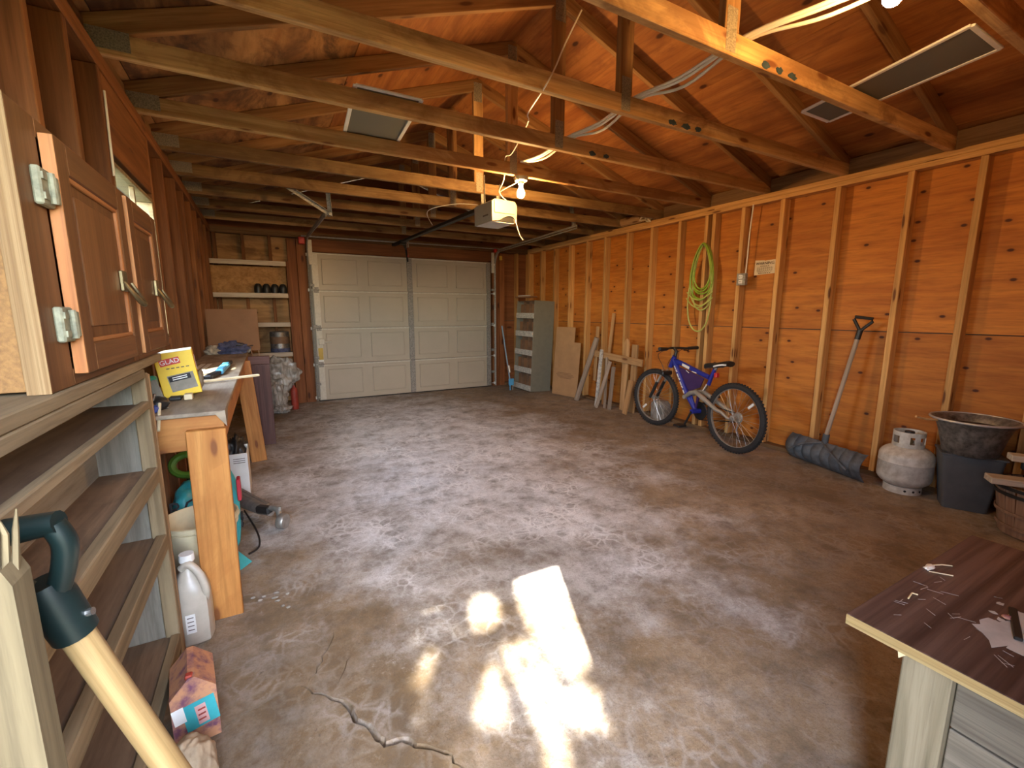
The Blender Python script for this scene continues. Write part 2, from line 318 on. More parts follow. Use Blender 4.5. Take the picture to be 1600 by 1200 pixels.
# ------------------------------------------------------------------ mesh helpers
class MB:
    def __init__(s): s.v = []; s.f = []
    def add(s, vs, fs):
        o = len(s.v); s.v += [tuple(x) for x in vs]; s.f += [tuple(i + o for i in f) for f in fs]; return s
    def box(s, c, d, ch=0.0, M=None):
        hx, hy, hz = d[0] / 2, d[1] / 2, d[2] / 2
        ch = min(ch, hx * 0.45, hy * 0.45, hz * 0.45)
        if ch <= 0:
            vs = [(x, y, z) for x in (-hx, hx) for y in (-hy, hy) for z in (-hz, hz)]
            fs = [(0, 1, 3, 2), (4, 6, 7, 5), (0, 4, 5, 1), (2, 3, 7, 6), (0, 2, 6, 4), (1, 5, 7, 3)]
        else:
            vs = []; idx = {}
            H = (hx, hy, hz)
            for sx in (-1, 1):
                for sy in (-1, 1):
                    for sz in (-1, 1):
                        for ax in range(3):
                            p = [sx * (hx - ch), sy * (hy - ch), sz * (hz - ch)]
                            p[ax] = (sx, sy, sz)[ax] * H[ax]
                            idx[(sx, sy, sz, ax)] = len(vs); vs.append(tuple(p))
            fs = []
            for ax in range(3):
                o1, o2 = [a for a in range(3) if a != ax]
                for sg in (-1, 1):
                    q = []
                    for a, b_ in ((-1, -1), (1, -1), (1, 1), (-1, 1)):
                        k = [0, 0, 0]; k[ax] = sg; k[o1] = a; k[o2] = b_
                        q.append(idx[(*k, ax)])
                    flip = (sg == 1) == (ax == 1)
                    fs.append(tuple(reversed(q)) if flip else tuple(q))
            for ax in range(3):                       # edges along ax
                o1, o2 = [a for a in range(3) if a != ax]
                for a in (-1, 1):
                    for b_ in (-1, 1):
                        q = []
                        for sg, face in ((-1, o1), (1, o1), (1, o2), (-1, o2)):
                            k = [0, 0, 0]; k[ax] = sg; k[o1] = a; k[o2] = b_
                            q.append(idx[(*k, face)])
                        fs.append(tuple(q))
            for sx in (-1, 1):
                for sy in (-1, 1):
                    for sz in (-1, 1):
                        fs.append(tuple(idx[(sx, sy, sz, ax)] for ax in range(3)))
        T = Matrix.Translation(c) if M is None else M @ Matrix.Translation(c)
        return s.add([T @ Vector(v) for v in vs], fs)
    def tube(s, pts, r, n=8, closed=False, caps=True):
        pts = [Vector(p) for p in pts]; k = len(pts)
        rs = r if isinstance(r, (list, tuple)) else [r] * k
        ring = []; prev = None
        for i, p in enumerate(pts):
            if closed: d = pts[(i + 1) % k] - pts[i - 1]
            else: d = pts[min(i + 1, k - 1)] - pts[max(i - 1, 0)]
            d.normalize()
            if prev is None:
                a = Vector((0, 0, 1)) if abs(d.z) < 0.9 else Vector((1, 0, 0))
                u = d.cross(a).normalized()
            else: u = (prev - d * prev.dot(d)).normalized()
            prev = u; v_ = d.cross(u)
            ring.append([p + (u * math.cos(2 * math.pi * j / n) + v_ * math.sin(2 * math.pi * j / n)) * rs[i] for j in range(n)])
        vs = [q for rg in ring for q in rg]; fs = []
        m_ = k if closed else k - 1
        for i in range(m_):
            a, b_ = i * n, ((i + 1) % k) * n
            for j in range(n): fs.append((a + j, a + (j + 1) % n, b_ + (j + 1) % n, b_ + j))
        if caps and not closed:
            fs.append(tuple(reversed(range(n)))); fs.append(tuple((k - 1) * n + j for j in range(n)))
        return s.add(vs, fs)
    def lathe(s, prof, n=24, M=None, ang=2 * math.pi):
        full = abs(ang - 2 * math.pi) < 1e-6
        cnt = n if full else n + 1
        vs = []; fs = []
        for r, z in prof:
            for j in range(cnt):
                a = ang * j / n; vs.append(Vector((r * math.cos(a), r * math.sin(a), z)))
        for i in range(len(prof) - 1):
            for j in range(n):
                k = (j + 1) % cnt
                fs.append((i * cnt + j, i * cnt + k, (i + 1) * cnt + k, (i + 1) * cnt + j))
        if M is not None: vs = [M @ v_ for v_ in vs]
        return s.add(vs, fs)
    def prism(s, poly, t0, t1, M=None):
        n = len(poly)
        vs = [Vector((p[0], p[1], t0)) for p in poly] + [Vector((p[0], p[1], t1)) for p in poly]
        fs = [tuple(reversed(range(n))), tuple(range(n, 2 * n))] + [(i, (i + 1) % n, n + (i + 1) % n, n + i) for i in range(n)]
        if M is not None: vs = [M @ v_ for v_ in vs]
        return s.add(vs, fs)
    def build(s, name, mat, parent=None, M=None, smooth=False):
        me = bpy.data.meshes.new(name); me.from_pydata([tuple(v_) for v_ in s.v], [], s.f)
        me.materials.append(MATS[mat])
        if smooth: me.polygons.foreach_set('use_smooth', [True] * len(me.polygons))
        bm_ = bmesh.new(); bm_.from_mesh(me); bmesh.ops.recalc_face_normals(bm_, faces=bm_.faces)
        if smooth:
            for e in bm_.edges:
                if len(e.link_faces) == 2 and e.calc_face_angle(0) > 0.7: e.smooth = False
        bm_.to_mesh(me); bm_.free()
        return place(name, me, parent, M)
def place(name, me, parent=None, M=None):
    o = bpy.data.objects.new(name, me); col.objects.link(o)
    o.matrix_basis = M if M is not None else Matrix()
    if parent is not None:
        o.parent = parent; o.matrix_parent_inverse = parent.matrix_basis.inverted()
    return o
def frame(p0, p1, up):
    p0, p1 = Vector(p0), Vector(p1); x = (p1 - p0).normalized(); up = Vector(up)
    y = up.cross(x)
    if y.length < 1e-6: y = Vector((0, 1, 0)).cross(x) if abs(x.y) < 0.9 else Vector((1, 0, 0)).cross(x)
    y.normalize(); z = x.cross(y)
    M = Matrix((x, y, z)).transposed().to_4x4(); M.translation = (p0 + p1) / 2
    return M, (p1 - p0).length
def beam(name, p0, p1, w_, h_, mat, parent=None, up=(0, 0, 1), ch=0.003):
    M, L = frame(p0, p1, up)
    return MB().box((0, 0, 0), (L, w_, h_), ch).build(name, mat, parent, M)
def bx(name, lo, hi, mat, parent=None, ch=0.003, grain=None):
    lo, hi = Vector(lo), Vector(hi); d = hi - lo; c = (lo + hi) / 2
    ax = max(range(3), key=lambda i: d[i]) if grain is None else grain
    e = Vector((0, 0, 0)); e[ax] = d[ax] / 2
    if ax == 0: return beam(name, c - e, c + e, d.y, d.z, mat, parent, (0, 0, 1), ch)
    if ax == 1: return beam(name, c - e, c + e, d.x, d.z, mat, parent, (0, 0, 1), ch)
    return beam(name, c - e, c + e, d.x, d.y, mat, parent, (0, 1, 0), ch)
def tag(o, label, cat, group=None):
    o['label'] = label; o['category'] = cat
    if group: o['group'] = group
    return o
def thing(name, label, cat, loc=(0, 0, 0), group=None):
    o = bpy.data.objects.new(name, None); col.objects.link(o); o.empty_display_size = 0.1
    o.matrix_basis = Matrix.Translation(loc)
    return tag(o, label, cat, group)
def struct(o): o['kind'] = 'structure'; return o
def tube(name, pts, r, mat, parent=None, n=8, closed=False, M=None):
    return MB().tube(pts, r, n, closed).build(name, mat, parent, M, True)
def rod(name, p0, p1, r, mat, parent=None, n=12, rs=None):
    M, L = frame(p0, p1, (0, 0, 1)); rs = rs or [r, r]; k = len(rs)
    return MB().tube([(-L / 2 + L * i / (k - 1), 0, 0) for i in range(k)], rs, n).build(name, mat, parent, M, True)
def bez(pts, k=8):
    """smooth curve through the points"""
    P = [Vector(p) for p in pts]; out_ = []
    for i in range(len(P) - 1):
        p0 = P[max(i - 1, 0)]; p1 = P[i]; p2 = P[i + 1]; p3 = P[min(i + 2, len(P) - 1)]
        for j in range(k):
            u = j / k
            out_.append(0.5 * ((2 * p1) + (p2 - p0) * u + (2 * p0 - 5 * p1 + 4 * p2 - p3) * u * u + (-p0 + 3 * p1 - 3 * p2 + p3) * u ** 3))
    out_.append(P[-1]); return out_
def blob(name, c, rad, mat, parent=None, amp=0.25, fr=6.0, seed=0, sub=4, flat=None, ridge=False):
    bm_ = bmesh.new(); bmesh.ops.create_icosphere(bm_, subdivisions=sub, radius=1.0)
    for v_ in bm_.verts:
        d = v_.co.normalized()
        q = noise.turbulence(d * fr * 0.35 + Vector((seed * 7.3, seed, 0)), 4, ridge) if ridge else noise.noise(d * fr * 0.4 + Vector((seed * 7.3, seed, 0))) + 0.5 * noise.noise(d * fr + Vector((seed, 3, 1)))
        p = d * (1 + amp * q)
        z = p.z
        if flat is not None and z < flat: z = flat
        v_.co = Vector((c[0] + p.x * rad[0], c[1] + p.y * rad[1], c[2] + z * rad[2]))
    me = bpy.data.meshes.new(name); bm_.to_mesh(me); bm_.free(); me.materials.append(MATS[mat])
    me.polygons.foreach_set('use_smooth', [True] * len(me.polygons))
    return place(name, me, parent)
def text(name, body, size, mat, M, parent=None, extrude=0.0006, align='CENTER'):
    cu = bpy.data.curves.new(name, 'FONT'); cu.body = body; cu.size = size; cu.extrude = extrude
    cu.align_x = align; cu.align_y = 'CENTER'; cu.resolution_u = 2
    o = bpy.data.objects.new(name + '_curve', cu); col.objects.link(o)
    dg = bpy.context.evaluated_depsgraph_get()
    me = bpy.data.meshes.new_from_object(o.evaluated_get(dg)); bpy.data.objects.remove(o); bpy.data.curves.remove(cu)
    me.name = name; me.materials.clear(); me.materials.append(MATS[mat])
    return place(name, me, parent, M)
def facing(origin, xdir, zdir):
    """matrix whose local xy plane (text plane) has x along xdir and y along zdir"""
    x = Vector(xdir).normalized(); y = Vector(zdir); y = (y - x * y.dot(x)).normalized(); z = x.cross(y)
    M = Matrix((x, y, z)).transposed().to_4x4(); M.translation = Vector(origin); return M

# ------------------------------------------------------------------ room dimensions
XL, XR = -0.50, 4.00            # stud faces of the side walls
SL, SR = -0.59, 4.09            # sheathing faces
YF, YB = 6.70, -0.25            # front (big door) and back wall faces
ZP = 2.286                      # top of the wall plates
RX = 1.755; RK = 0.343; RZ = 3.215          # ridge, slope, height of the roof boards at the ridge
def roof_z(x): return RZ - abs(x - RX) * RK

# ------------------------------------------------------------------ floor: slab with real cracks
def crack_poly(pts, wdt, seed):
    rr_ = random.Random(seed); P = []
    for a, b_ in zip(pts[:-1], pts[1:]):
        a, b_ = Vector(a), Vector(b_); k = max(2, int((b_ - a).length / 0.025))
        for j in range(k): P.append(a.lerp(b_, j / k))
    P.append(Vector(pts[-1]))
    L, R, Cc = [], [], []
    for i, p in enumerate(P):
        d = (P[min(i + 1, len(P) - 1)] - P[max(i - 1, 0)]).normalized(); nrm = Vector((-d.y, d.x))
        p = p + nrm * rr_.uniform(-0.008, 0.008)
        e = min(1.0, 3.0 * i / len(P) + 0.12, 3.0 * (len(P) - 1 - i) / len(P) + 0.12)
        L.append(p + nrm * wdt * e * rr_.uniform(0.5, 1.2)); R.append(p - nrm * wdt * e * rr_.uniform(0.5, 1.2)); Cc.append(p)
    return L, R, Cc
CR = [([(0.011, 1.505), (0.032, 1.464), (0.058, 1.432), (0.1, 1.398), (0.14, 1.335), (0.159, 1.28), (0.175, 1.24), (0.197, 1.181), (0.213, 1.156), (0.245, 1.148), (0.269, 1.13), (0.29, 1.107), (0.349, 1.053), (0.37, 1.03), (0.379, 0.99), (0.392, 0.902)], 0.011),
      ([(0.035, 1.498), (0.058, 1.535), (0.093, 1.606), (0.121, 1.663), (0.146, 1.728)], 0.0035),
      ([(-0.253, 1.406), (-0.181, 1.46), (-0.12, 1.479), (-0.047, 1.493), (0.012, 1.519)], 0.0025),
      ([(0.125, 1.442), (0.155, 1.504), (0.188, 1.571)], 0.0025),
      ([(2.485, 1.404), (2.413, 1.229), (2.331, 1.089), (2.316, 1.013), (2.317, 0.951), (2.305, 0.872), (2.309, 0.831)], 0.003),
      ([(2.636, 1.286), (2.727, 1.143), (2.796, 1.026), (2.895, 0.933), (2.988, 0.816)], 0.0025),
      ([(3.085, 2.644), (3.109, 2.151), (3.165, 1.732), (3.164, 1.552), (3.16, 1.413), (3.031, 1.243)], 0.0025),
      ([(0.419, 5.886), (0.558, 5.618), (0.666, 5.307), (0.825, 4.717), (0.867, 4.447), (0.789, 4.242)], 0.005),
      ([(2.088, 6.742), (2.09, 6.084), (2.13, 5.19), (1.984, 4.721)], 0.005),
      ([(2.561, 2.12), (2.626, 1.849), (2.783, 1.587)], 0.002)]
co = [Vector(p) for p in ((-0.72, -0.42), (4.22, -0.42), (4.22, 6.95), (-0.72, 6.95))]
ed = [(0, 1), (1, 2), (2, 3), (3, 0)]
for k, (pts, wdt) in enumerate(CR):
    L, R, Cc = crack_poly(pts, wdt, 100 + k); o0 = len(co); n = len(L)
    ring = L + list(reversed(R)); co += ring
    ed += [(o0 + i, o0 + (i + 1) % (2 * n)) for i in range(2 * n)]
    o1 = len(co); co += Cc[1:-1]; ed += [(o1 + i, o1 + i + 1) for i in range(n - 3)]
g = 0.35
xx = -0.6
while xx < 4.2:
    yy = -0.3
    while yy < 6.9:
        co.append(Vector((xx + rnd.uniform(-.05, .05), yy + rnd.uniform(-.05, .05)))); yy += g
    xx += g
centres = set()
o_ = 4
for k, (pts, wdt) in enumerate(CR):
    L, R, Cc = crack_poly(pts, wdt, 100 + k); o_ += 2 * len(L)
    centres |= set(range(o_, o_ + len(Cc) - 2)); o_ += len(Cc) - 2
rv, re_, rf, ov, _, _ = geometry.delaunay_2d_cdt(co, ed, [], 0, 1e-6)
fm = MB()
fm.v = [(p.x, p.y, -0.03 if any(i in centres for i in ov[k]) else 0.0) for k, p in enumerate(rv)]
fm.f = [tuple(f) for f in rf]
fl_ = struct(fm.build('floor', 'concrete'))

# ------------------------------------------------------------------ walls
def panels(parent, axis, at, thick, lo, hi, zs, mat, step=2.44, holes=(), out_sign=1):
    """plywood sheets on a wall; axis 0 = wall plane x = at, axis 1 = plane y = at"""
    cuts = sorted({lo, hi, *[c for c in [lo + step * k for k in range(1, 9)] if c < hi], *[v_ for h in holes for v_ in h[:2]]})
    for a, b_ in zip(cuts[:-1], cuts[1:]):
        for z0, z1 in zip(zs[:-1], zs[1:]):
            segs = [(z0, z1)]
            for h in holes:
                if a >= h[0] - 1e-4 and b_ <= h[1] + 1e-4:
                    ns = []
                    for s0, s1 in segs:
                        if s0 < h[2]: ns.append((s0, min(s1, h[2])))
                        if s1 > h[3]: ns.append((max(s0, h[3]), s1))
                    segs = ns
            for s0, s1 in segs:
                if s1 - s0 < 0.02: continue
                q = 0.0035
                if axis == 0: bx('plywood_panel', (at, a + q, s0 + q), (at + thick * out_sign, b_ - q, s1 - q), mat, parent, 0.001, 1) if out_sign > 0 else bx('plywood_panel', (at - thick, a + q, s0 + q), (at, b_ - q, s1 - q), mat, parent, 0.001, 1)
                else: bx('plywood_panel', (a + q, at, s0 + q), (b_ - q, at + thick, s1 - q), mat, parent, 0.001, 0) if out_sign > 0 else bx('plywood_panel', (a + q, at - thick, s0 + q), (b_ - q, at, s1 - q), mat, parent, 0.001, 0)

# right wall
wr = struct(bx('wall_right', (SR + 0.013, YB - 0.1, 0), (SR + 0.04, YF + 0.14, 2.44), 'siding'))
panels(wr, 0, SR, 0.011, YB - 0.09, YF + 0.09, (0.0, 1.10, 2.40), 'ply_wall', 2.32)
studs_r = [-0.22, 0.02, 0.40, 0.785, 1.165, 1.528, 1.98, 2.408, 2.773, 3.085, 3.172, 3.508, 3.907, 4.303, 4.723, 5.101, 5.506, 5.906, 6.291, 6.66]
for i, y in enumerate(studs_r):
    dz = rnd.uniform(-0.006, 0.006)
    beam('stud', (4.045 + rnd.uniform(-.002, .002), y + dz, 0.038), (4.045, y, ZP - 0.076), 0.088, 0.038, 'stud', wr, (0, 1, 0))
bx('bottom_plate', (XR + 0.001, YB, 0.0), (SR - 0.001, YF, 0.037), 'blocking', wr)
bx('top_plate', (XR - 0.002, YB, ZP - 0.075), (SR - 0.001, YF + 0.09, ZP - 0.039), 'stud', wr)
bx('top_plate', (XR, YB, ZP - 0.038), (SR - 0.001, YF + 0.09, ZP), 'stud', wr)

# left wall with the window
W0, W1, WZ0, WZ1 = 2.52, 3.30, 1.10, 1.875
mb = MB()
for (a, b_, z0, z1) in ((YB - .1, W0, 0, 2.44), (W1, YF + .14, 0, 2.44), (W0, W1, 0, WZ0), (W0, W1, WZ1, 2.44)):
    mb.box((SL - 0.027, (a + b_) / 2, (z0 + z1) / 2), (0.026, b_ - a, z1 - z0))
wl = struct(mb.build('wall_left', 'siding'))
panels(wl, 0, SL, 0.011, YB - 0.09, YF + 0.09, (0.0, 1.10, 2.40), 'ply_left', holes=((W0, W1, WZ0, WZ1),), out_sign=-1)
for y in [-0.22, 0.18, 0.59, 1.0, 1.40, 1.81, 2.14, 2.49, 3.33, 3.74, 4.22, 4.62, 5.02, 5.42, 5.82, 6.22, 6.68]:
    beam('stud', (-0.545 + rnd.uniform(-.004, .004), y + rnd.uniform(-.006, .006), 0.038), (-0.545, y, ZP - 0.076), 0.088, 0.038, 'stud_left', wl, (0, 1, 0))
for y in (2.78, 3.05):
    beam('cripple_stud', (-0.545, y, 0.038), (-0.545, y, WZ0 - 0.04), 0.088, 0.038, 'stud_left', wl, (0, 1, 0))
bx('window_header', (SL + 0.002, W0, WZ1 + 0.03), (XL - 0.002, W1, ZP - 0.078), 'stud_left', wl)
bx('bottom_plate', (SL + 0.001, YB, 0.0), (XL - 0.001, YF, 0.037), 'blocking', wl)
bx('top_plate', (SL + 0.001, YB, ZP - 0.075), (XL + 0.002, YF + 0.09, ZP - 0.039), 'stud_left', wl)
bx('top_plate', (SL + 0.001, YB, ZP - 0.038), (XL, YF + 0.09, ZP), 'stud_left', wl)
# window: the sash sits flush with the stud faces
mb = MB(); ym, zm = (W0 + W1) / 2, (WZ0 + WZ1) / 2
for z in (WZ0 + 0.012, WZ1 - 0.010): mb.box((-0.545, ym, z), (0.085, W1 - W0 - 0.004, 0.02), 0.002)
for y in (W0 + 0.012, W1 - 0.012): mb.box((-0.545, y, zm), (0.085, 0.02, WZ1 - WZ0 - 0.044), 0.002)
mb.box((-0.520, ym, zm), (0.02, 0.02, WZ1 - WZ0 - 0.044), 0.002)
wd = struct(mb.build('window_1', 'weathered'))
MB().box((-0.524, ym, zm), (0.004, W1 - W0 - 0.045, WZ1 - WZ0 - 0.045)).build('pane', 'glass', wd)
bx('window_sill', (-0.60, W0 - 0.01, WZ0 - 0.035), (-0.495, W1 + 0.01, WZ0 + 0.001), 'stud_left', wd)

# front wall (around the big door)
DX0, DX1, DZ = 0.575, 3.305, 2.055
mb = MB()
for (a, b_, z0, z1) in ((SL - .04, DX0, 0, 2.44), (DX1, SR + .04, 0, 2.44), (DX0, DX1, DZ, 2.44)):
    mb.box(((a + b_) / 2, YF + 0.115, (z0 + z1) / 2), (b_ - a, 0.026, z1 - z0))
wf = struct(mb.build('wall_front', 'siding'))
panels(wf, 1, YF + 0.09, 0.011, SL, DX0 - 0.002, (0.0, 1.10, 2.28), 'ply_front')
panels(wf, 1, YF + 0.09, 0.011, DX1 + 0.002, SR, (0.0, 1.10, 2.28), 'jamb')
for x in (-0.47, -0.17, 0.13):
    beam('stud', (x, YF + 0.045, 0.038), (x, YF + 0.045, ZP - 0.076), 0.038, 0.088, 'stud_left', wf, (0, 1, 0))
for x0, x1 in ((0.325, 0.43), (0.435, 0.55)):
    bx('jamb_board', (x0, YF - 0.012, 0), (x1, YF + 0.088, 2.20), 'jamb', wf)
for x0, x1 in ((3.33, 3.45), (3.46, 3.55)):
    bx('jamb_board', (x0, YF, 0), (x1, YF + 0.088, 2.20), 'jamb', wf)
for x in (3.80, 4.03):
    beam('stud', (x, YF + 0.045, 0.038), (x, YF + 0.045, ZP - 0.076), 0.038, 0.088, 'stud', wf, (0, 1, 0))
bx('header_board', (0.552, YF + 0.0, DZ - 0.012), (3.33, YF + 0.088, 2.207), 'jamb', wf)
bx('bottom_plate', (SL, YF + 0.001, 0), (0.324, YF + 0.088, 0.037), 'blocking', wf)
bx('bottom_plate', (3.56, YF + 0.001, 0), (SR, YF + 0.088, 0.037), 'blocking', wf)
bx('top_plate', (XL, YF - 0.001, ZP - 0.075), (XR, YF + 0.089, ZP - 0.039), 'blocking', wf)
bx('top_plate', (XL, YF, ZP - 0.038), (XR, YF + 0.089, ZP), 'blocking', wf)
def gable(name, y0, y1, mat, parent):
    xs_ = [SL, RX, SR]
    poly = [(SL, ZP + 0.002), (SR, ZP + 0.002), (SR, roof_z(SR) - 0.004), (RX, RZ - 0.006), (SL, roof_z(SL) - 0.004)]
    M = Matrix(((1, 0, 0, 0), (0, 0, 1, 0), (0, 1, 0, 0), (0, 0, 0, 1)))
    return MB().prism(poly, y0, y1, M).build(name, mat, parent)
gable('gable_panel', YF + 0.03, YF + 0.045, 'ply_left', wf)

# back wall with the open doorway behind the camera
mb = MB(); B0, B1, BH = -0.40, 0.37, 2.03
for (a, b_, z0, z1) in ((SL - .04, B0, 0, 2.44), (B1, SR + .04, 0, 2.44), (B0, B1, BH, 2.44)):
    mb.box(((a + b_) / 2, YB - 0.05, (z0 + z1) / 2), (b_ - a, 0.1, z1 - z0))
wb = struct(mb.build('wall_back', 'ply_wall'))
gable('gable_panel', YB - 0.1, YB - 0.085, 'ply_wall', wb)
mb = MB()
for x in (B0 - 0.03, B1 + 0.03): mb.box((x, YB + 0.008, BH / 2), (0.06, 0.016, BH))
mb.box(((B0 + B1) / 2, YB + 0.008, BH + 0.03), (B1 - B0 + 0.12, 0.016, 0.06))
struct(mb.build('trim_1', 'weathered'))

# ------------------------------------------------------------------ roof
mb = MB()
sl_ = math.hypot(1, RK)
for s_ in (-1, 1):
    x_e = SL - 0.11 if s_ < 0 else SR + 0.11
    M, L = frame((RX, 3.2, RZ + 0.03), (x_e, 3.2, roof_z(x_e) + 0.03), (0, 0, 1))
    mb.box((0, 0, 0), (L, 7.6, 0.012), 0, M)
ce = struct(mb.build('ceiling', 'siding'))
for s_ in (-1, 1):
    ends = [0.0, 1.20, 2.40, 2.585]
    for r_ in range(3):
        a0, a1 = ends[r_] + 0.002, ends[r_ + 1] - 0.002
        off = 0.0 if r_ % 2 == 0 else 1.22
        ys = [-0.55] + [y for y in [0.755 + off - 2.44 + 2.454 * k for k in range(6)] if -0.5 < y < 6.9] + [6.95]
        for y0, y1 in zip(ys[:-1], ys[1:]):
            def P(a): return Vector((RX + s_ * a / sl_, 0, RZ + 0.0065 - a / sl_ * RK))
            p0, p1 = P(a0), P(a1)
            M, L = frame(p0, p1, (0, 0, 1))
            # grain along y: local X along y
            mid = (p0 + p1) / 2; yv = Vector((0, 1, 0)); d = (p1 - p0).normalized(); nz = yv.cross(d)
            Mx = Matrix((yv, d, nz)).transposed().to_4x4(); Mx.translation = Vector((mid.x, (y0 + y1) / 2, mid.z))
            MB().box((0, 0, 0), (y1 - y0 - 0.005, L, 0.011), 0.0008).build('roof_panel', 'ply_roof_stained' if (s_ < 0 and r_ > 0) else 'ply_roof', ce, Mx)
TY = [1.348 + 0.6135 * i for i in range(-2, 9)]
heel = 0.0
for i, y in enumerate(TY):
    j = i - 2
    tr = bpy.data.objects.new('roof_truss', None); col.objects.link(tr); tr.matrix_basis = Matrix.Translation((RX, y, ZP))
    tr.parent = ce; tr.matrix_parent_inverse = ce.matrix_basis.inverted(); tr.empty_display_size = 0.1
    wob = rnd.uniform(-0.002, 0.002)
    beam('bottom_chord', (SL + 0.02, y, ZP + 0.0455), (SR - 0.02, y + wob, ZP + 0.0455), 0.037, 0.089, 'truss' if j < 4 else 'truss_dark', tr)
    for s_ in (-1, 1):
        xe = SL - 0.02 if s_ < 0 else SR + 0.02
        dn = Vector((RK * s_, 0, 1)).normalized() * (-0.0455)
        a = Vector((RX + 0.004 * s_, y, roof_z(RX) )) + dn; b_ = Vector((xe, y, roof_z(xe))) + dn
        beam('top_chord', a, b_, 0.0365, 0.088, 'rafter', tr)
    beam('king_post', (RX, y, ZP + 0.091), (RX, y, RZ - 0.10), 0.089, 0.0365, 'truss' if j in (3, 4) else 'rafter', tr, (0, 1, 0))
    for z0, z1, wd_ in ((ZP + 0.012, ZP + 0.175, 0.062), (RZ - 0.185, RZ - 0.035, 0.075)):
        for s_ in (-1, 1):
            MB().box((RX + rnd.uniform(-.006, .006), y + s_ * 0.0195, (z0 + z1) / 2), (wd_, 0.0014, z1 - z0)).build('gusset_plate', 'gusset', tr)
    for xg in (XL + 0.03,):
        MB().box((xg, y - 0.0195, ZP + 0.06), (0.14, 0.0014, 0.075)).build('gusset_plate', 'gusset', tr)
# blocking boards between the truss heels
for y0, y1 in zip(TY[:-1], TY[1:]):
    bx('blocking_board', (SR - 0.05, y0 + 0.02, ZP + 0.002), (SR - 0.012, y1 - 0.02, roof_z(SR) - 0.005), 'blocking', ce)
    bx('blocking_board', (SL + 0.012, y0 + 0.02, ZP + 0.002), (SL + 0.05, y1 - 0.02, roof_z(SL) - 0.005), 'blocking', ce)
# carpenter's blue paint marks on the bottom chords
def blot(name, x, y, z, rx, rz_, seed, parent):
    rr_ = random.Random(seed)
    poly = [(x + rx * math.cos(a) * rr_.uniform(.6, 1.15), z + rz_ * math.sin(a) * rr_.uniform(.6, 1.15)) for a in [2 * math.pi * k / 14 for k in range(14)]]
    M = Matrix(((1, 0, 0, 0), (0, 0, 1, 0), (0, 1, 0, 0), (0, 0, 0, 1)))
    MB().prism(poly, y - 0.0024, y + 0.001, M).build(name, 'blue_paint', parent)
for k, (ti, x, rx) in enumerate(((2, 1.99, 0.03), (2, 2.09, 0.03), (2, 2.19, 0.035), (3, 2.11, 0.035), (3, 2.22, 0.045), (3, 2.32, 0.03), (4, 2.03, 0.03), (4, 2.15, 0.03))):
    blot('paint_mark', x, TY[ti] - 0.0186, ZP + 0.02, rx, 0.017, k, ce)

# ------------------------------------------------------------------ the big sectional door
dg_ = struct(MB().box(((0.60 + 3.29) / 2, YF + 0.135, 1.04), (2.95, 0.012, 2.10)).build('door_1', 'door_white'))
ZJ = [0.012, 0.523, 1.024, 1.538, 2.035]
DYI = YF - 0.012                     # inner face of the door skin
xc_ = 1.94
for k in range(4):
    z0, z1 = ZJ[k], ZJ[k + 1]
    sec = MB().box((1.942, DYI + 0.02, (z0 + z1) / 2), (2.69, 0.04, z1 - z0 - 0.004), 0.002).build('door_section', 'door_white', dg_)
    for x0, x1 in ((0.70, 1.23), (1.31, 1.86), (2.02, 2.57), (2.65, 3.19)):
        # stamped frame with a raised field
        mb = MB(); a, b_, c_, d_ = x0 + .03, x1 - .03, z0 + .075, z1 - .075
        mb.box(((a + b_) / 2, DYI - 0.004, (c_ + d_) / 2), (b_ - a, 0.016, d_ - c_), 0.007)
        st = mb.build('stamped_panel', 'door_white', sec)
        mb = MB(); ins = 0.045
        for (p, q, r_, s_) in ((a, a + .016, c_, d_), (b_ - .016, b_, c_, d_), (a, b_, c_, c_ + .014), (a, b_, d_ - .014, d_)):
            mb.box(((p + q) / 2, DYI - 0.014, (r_ + s_) / 2), (q - p, 0.014, s_ - r_), 0.005)
        mb.build('panel_rim', 'door_white', sec)
    MB().box((1.942, DYI - 0.010, z1 - 0.012), (2.67, 0.022, 0.020), 0.002).build('section_lip', 'stile_cream', sec)
    MB().box((0.645, DYI - 0.012, (z0 + z1) / 2), (0.075, 0.022, z1 - z0 - 0.02), 0.002).build('end_stile', 'stile_cream', sec)
    MB().box((3.24, DYI - 0.012, (z0 + z1) / 2), (0.07, 0.022, z1 - z0 - 0.02), 0.002).build('end_stile', 'galv_dull', sec)
    MB().box((xc_, DYI - 0.012, (z0 + z1) / 2), (0.075, 0.022, z1 - z0 - 0.02), 0.002).build('centre_stile', 'galv_dull', sec)
for z in ZJ[1:4]:
    for x in (0.645, xc_, 3.24):
        mb = MB().box((x, DYI - 0.028, z), (0.06, 0.006, 0.075), 0.001)
        mb.tube([(x - 0.035, DYI - 0.034, z), (x + 0.035, DYI - 0.034, z)], 0.008, 8)
        mb.build('hinge', 'galv_dull', dg_)
for z in [0.06] + ZJ[1:4] + [2.0]:
    for x, s_ in ((0.60, -1), (3.285, 1)):
        mb = MB().tube([(x, DYI - 0.03, z), (x + s_ * 0.05, DYI - 0.03, z)], 0.0045, 6)
        mb.tube([(x + s_ * 0.04, DYI - 0.03, z), (x + s_ * 0.058, DYI - 0.03, z)], 0.021, 12)
        mb.build('roller', 'bright_white', dg_)
lock = MB().box((0.665, DYI - 0.045, 0.84), (0.075, 0.045, 0.085), 0.006).build('lock', 'stile_cream', dg_)
MB().tube([(0.70, DYI - 0.06, 0.835), (0.79, DYI - 0.06, 0.832)], 0.011, 8).build('lock_bolt', 'stile_cream', lock, None, True)
MB().box((0.648, DYI - 0.0245, 0.67), (0.06, 0.002, 0.16)).build('yellow_label', 'yellow_sticker', dg_)['label'] = 'yellow warning sticker'
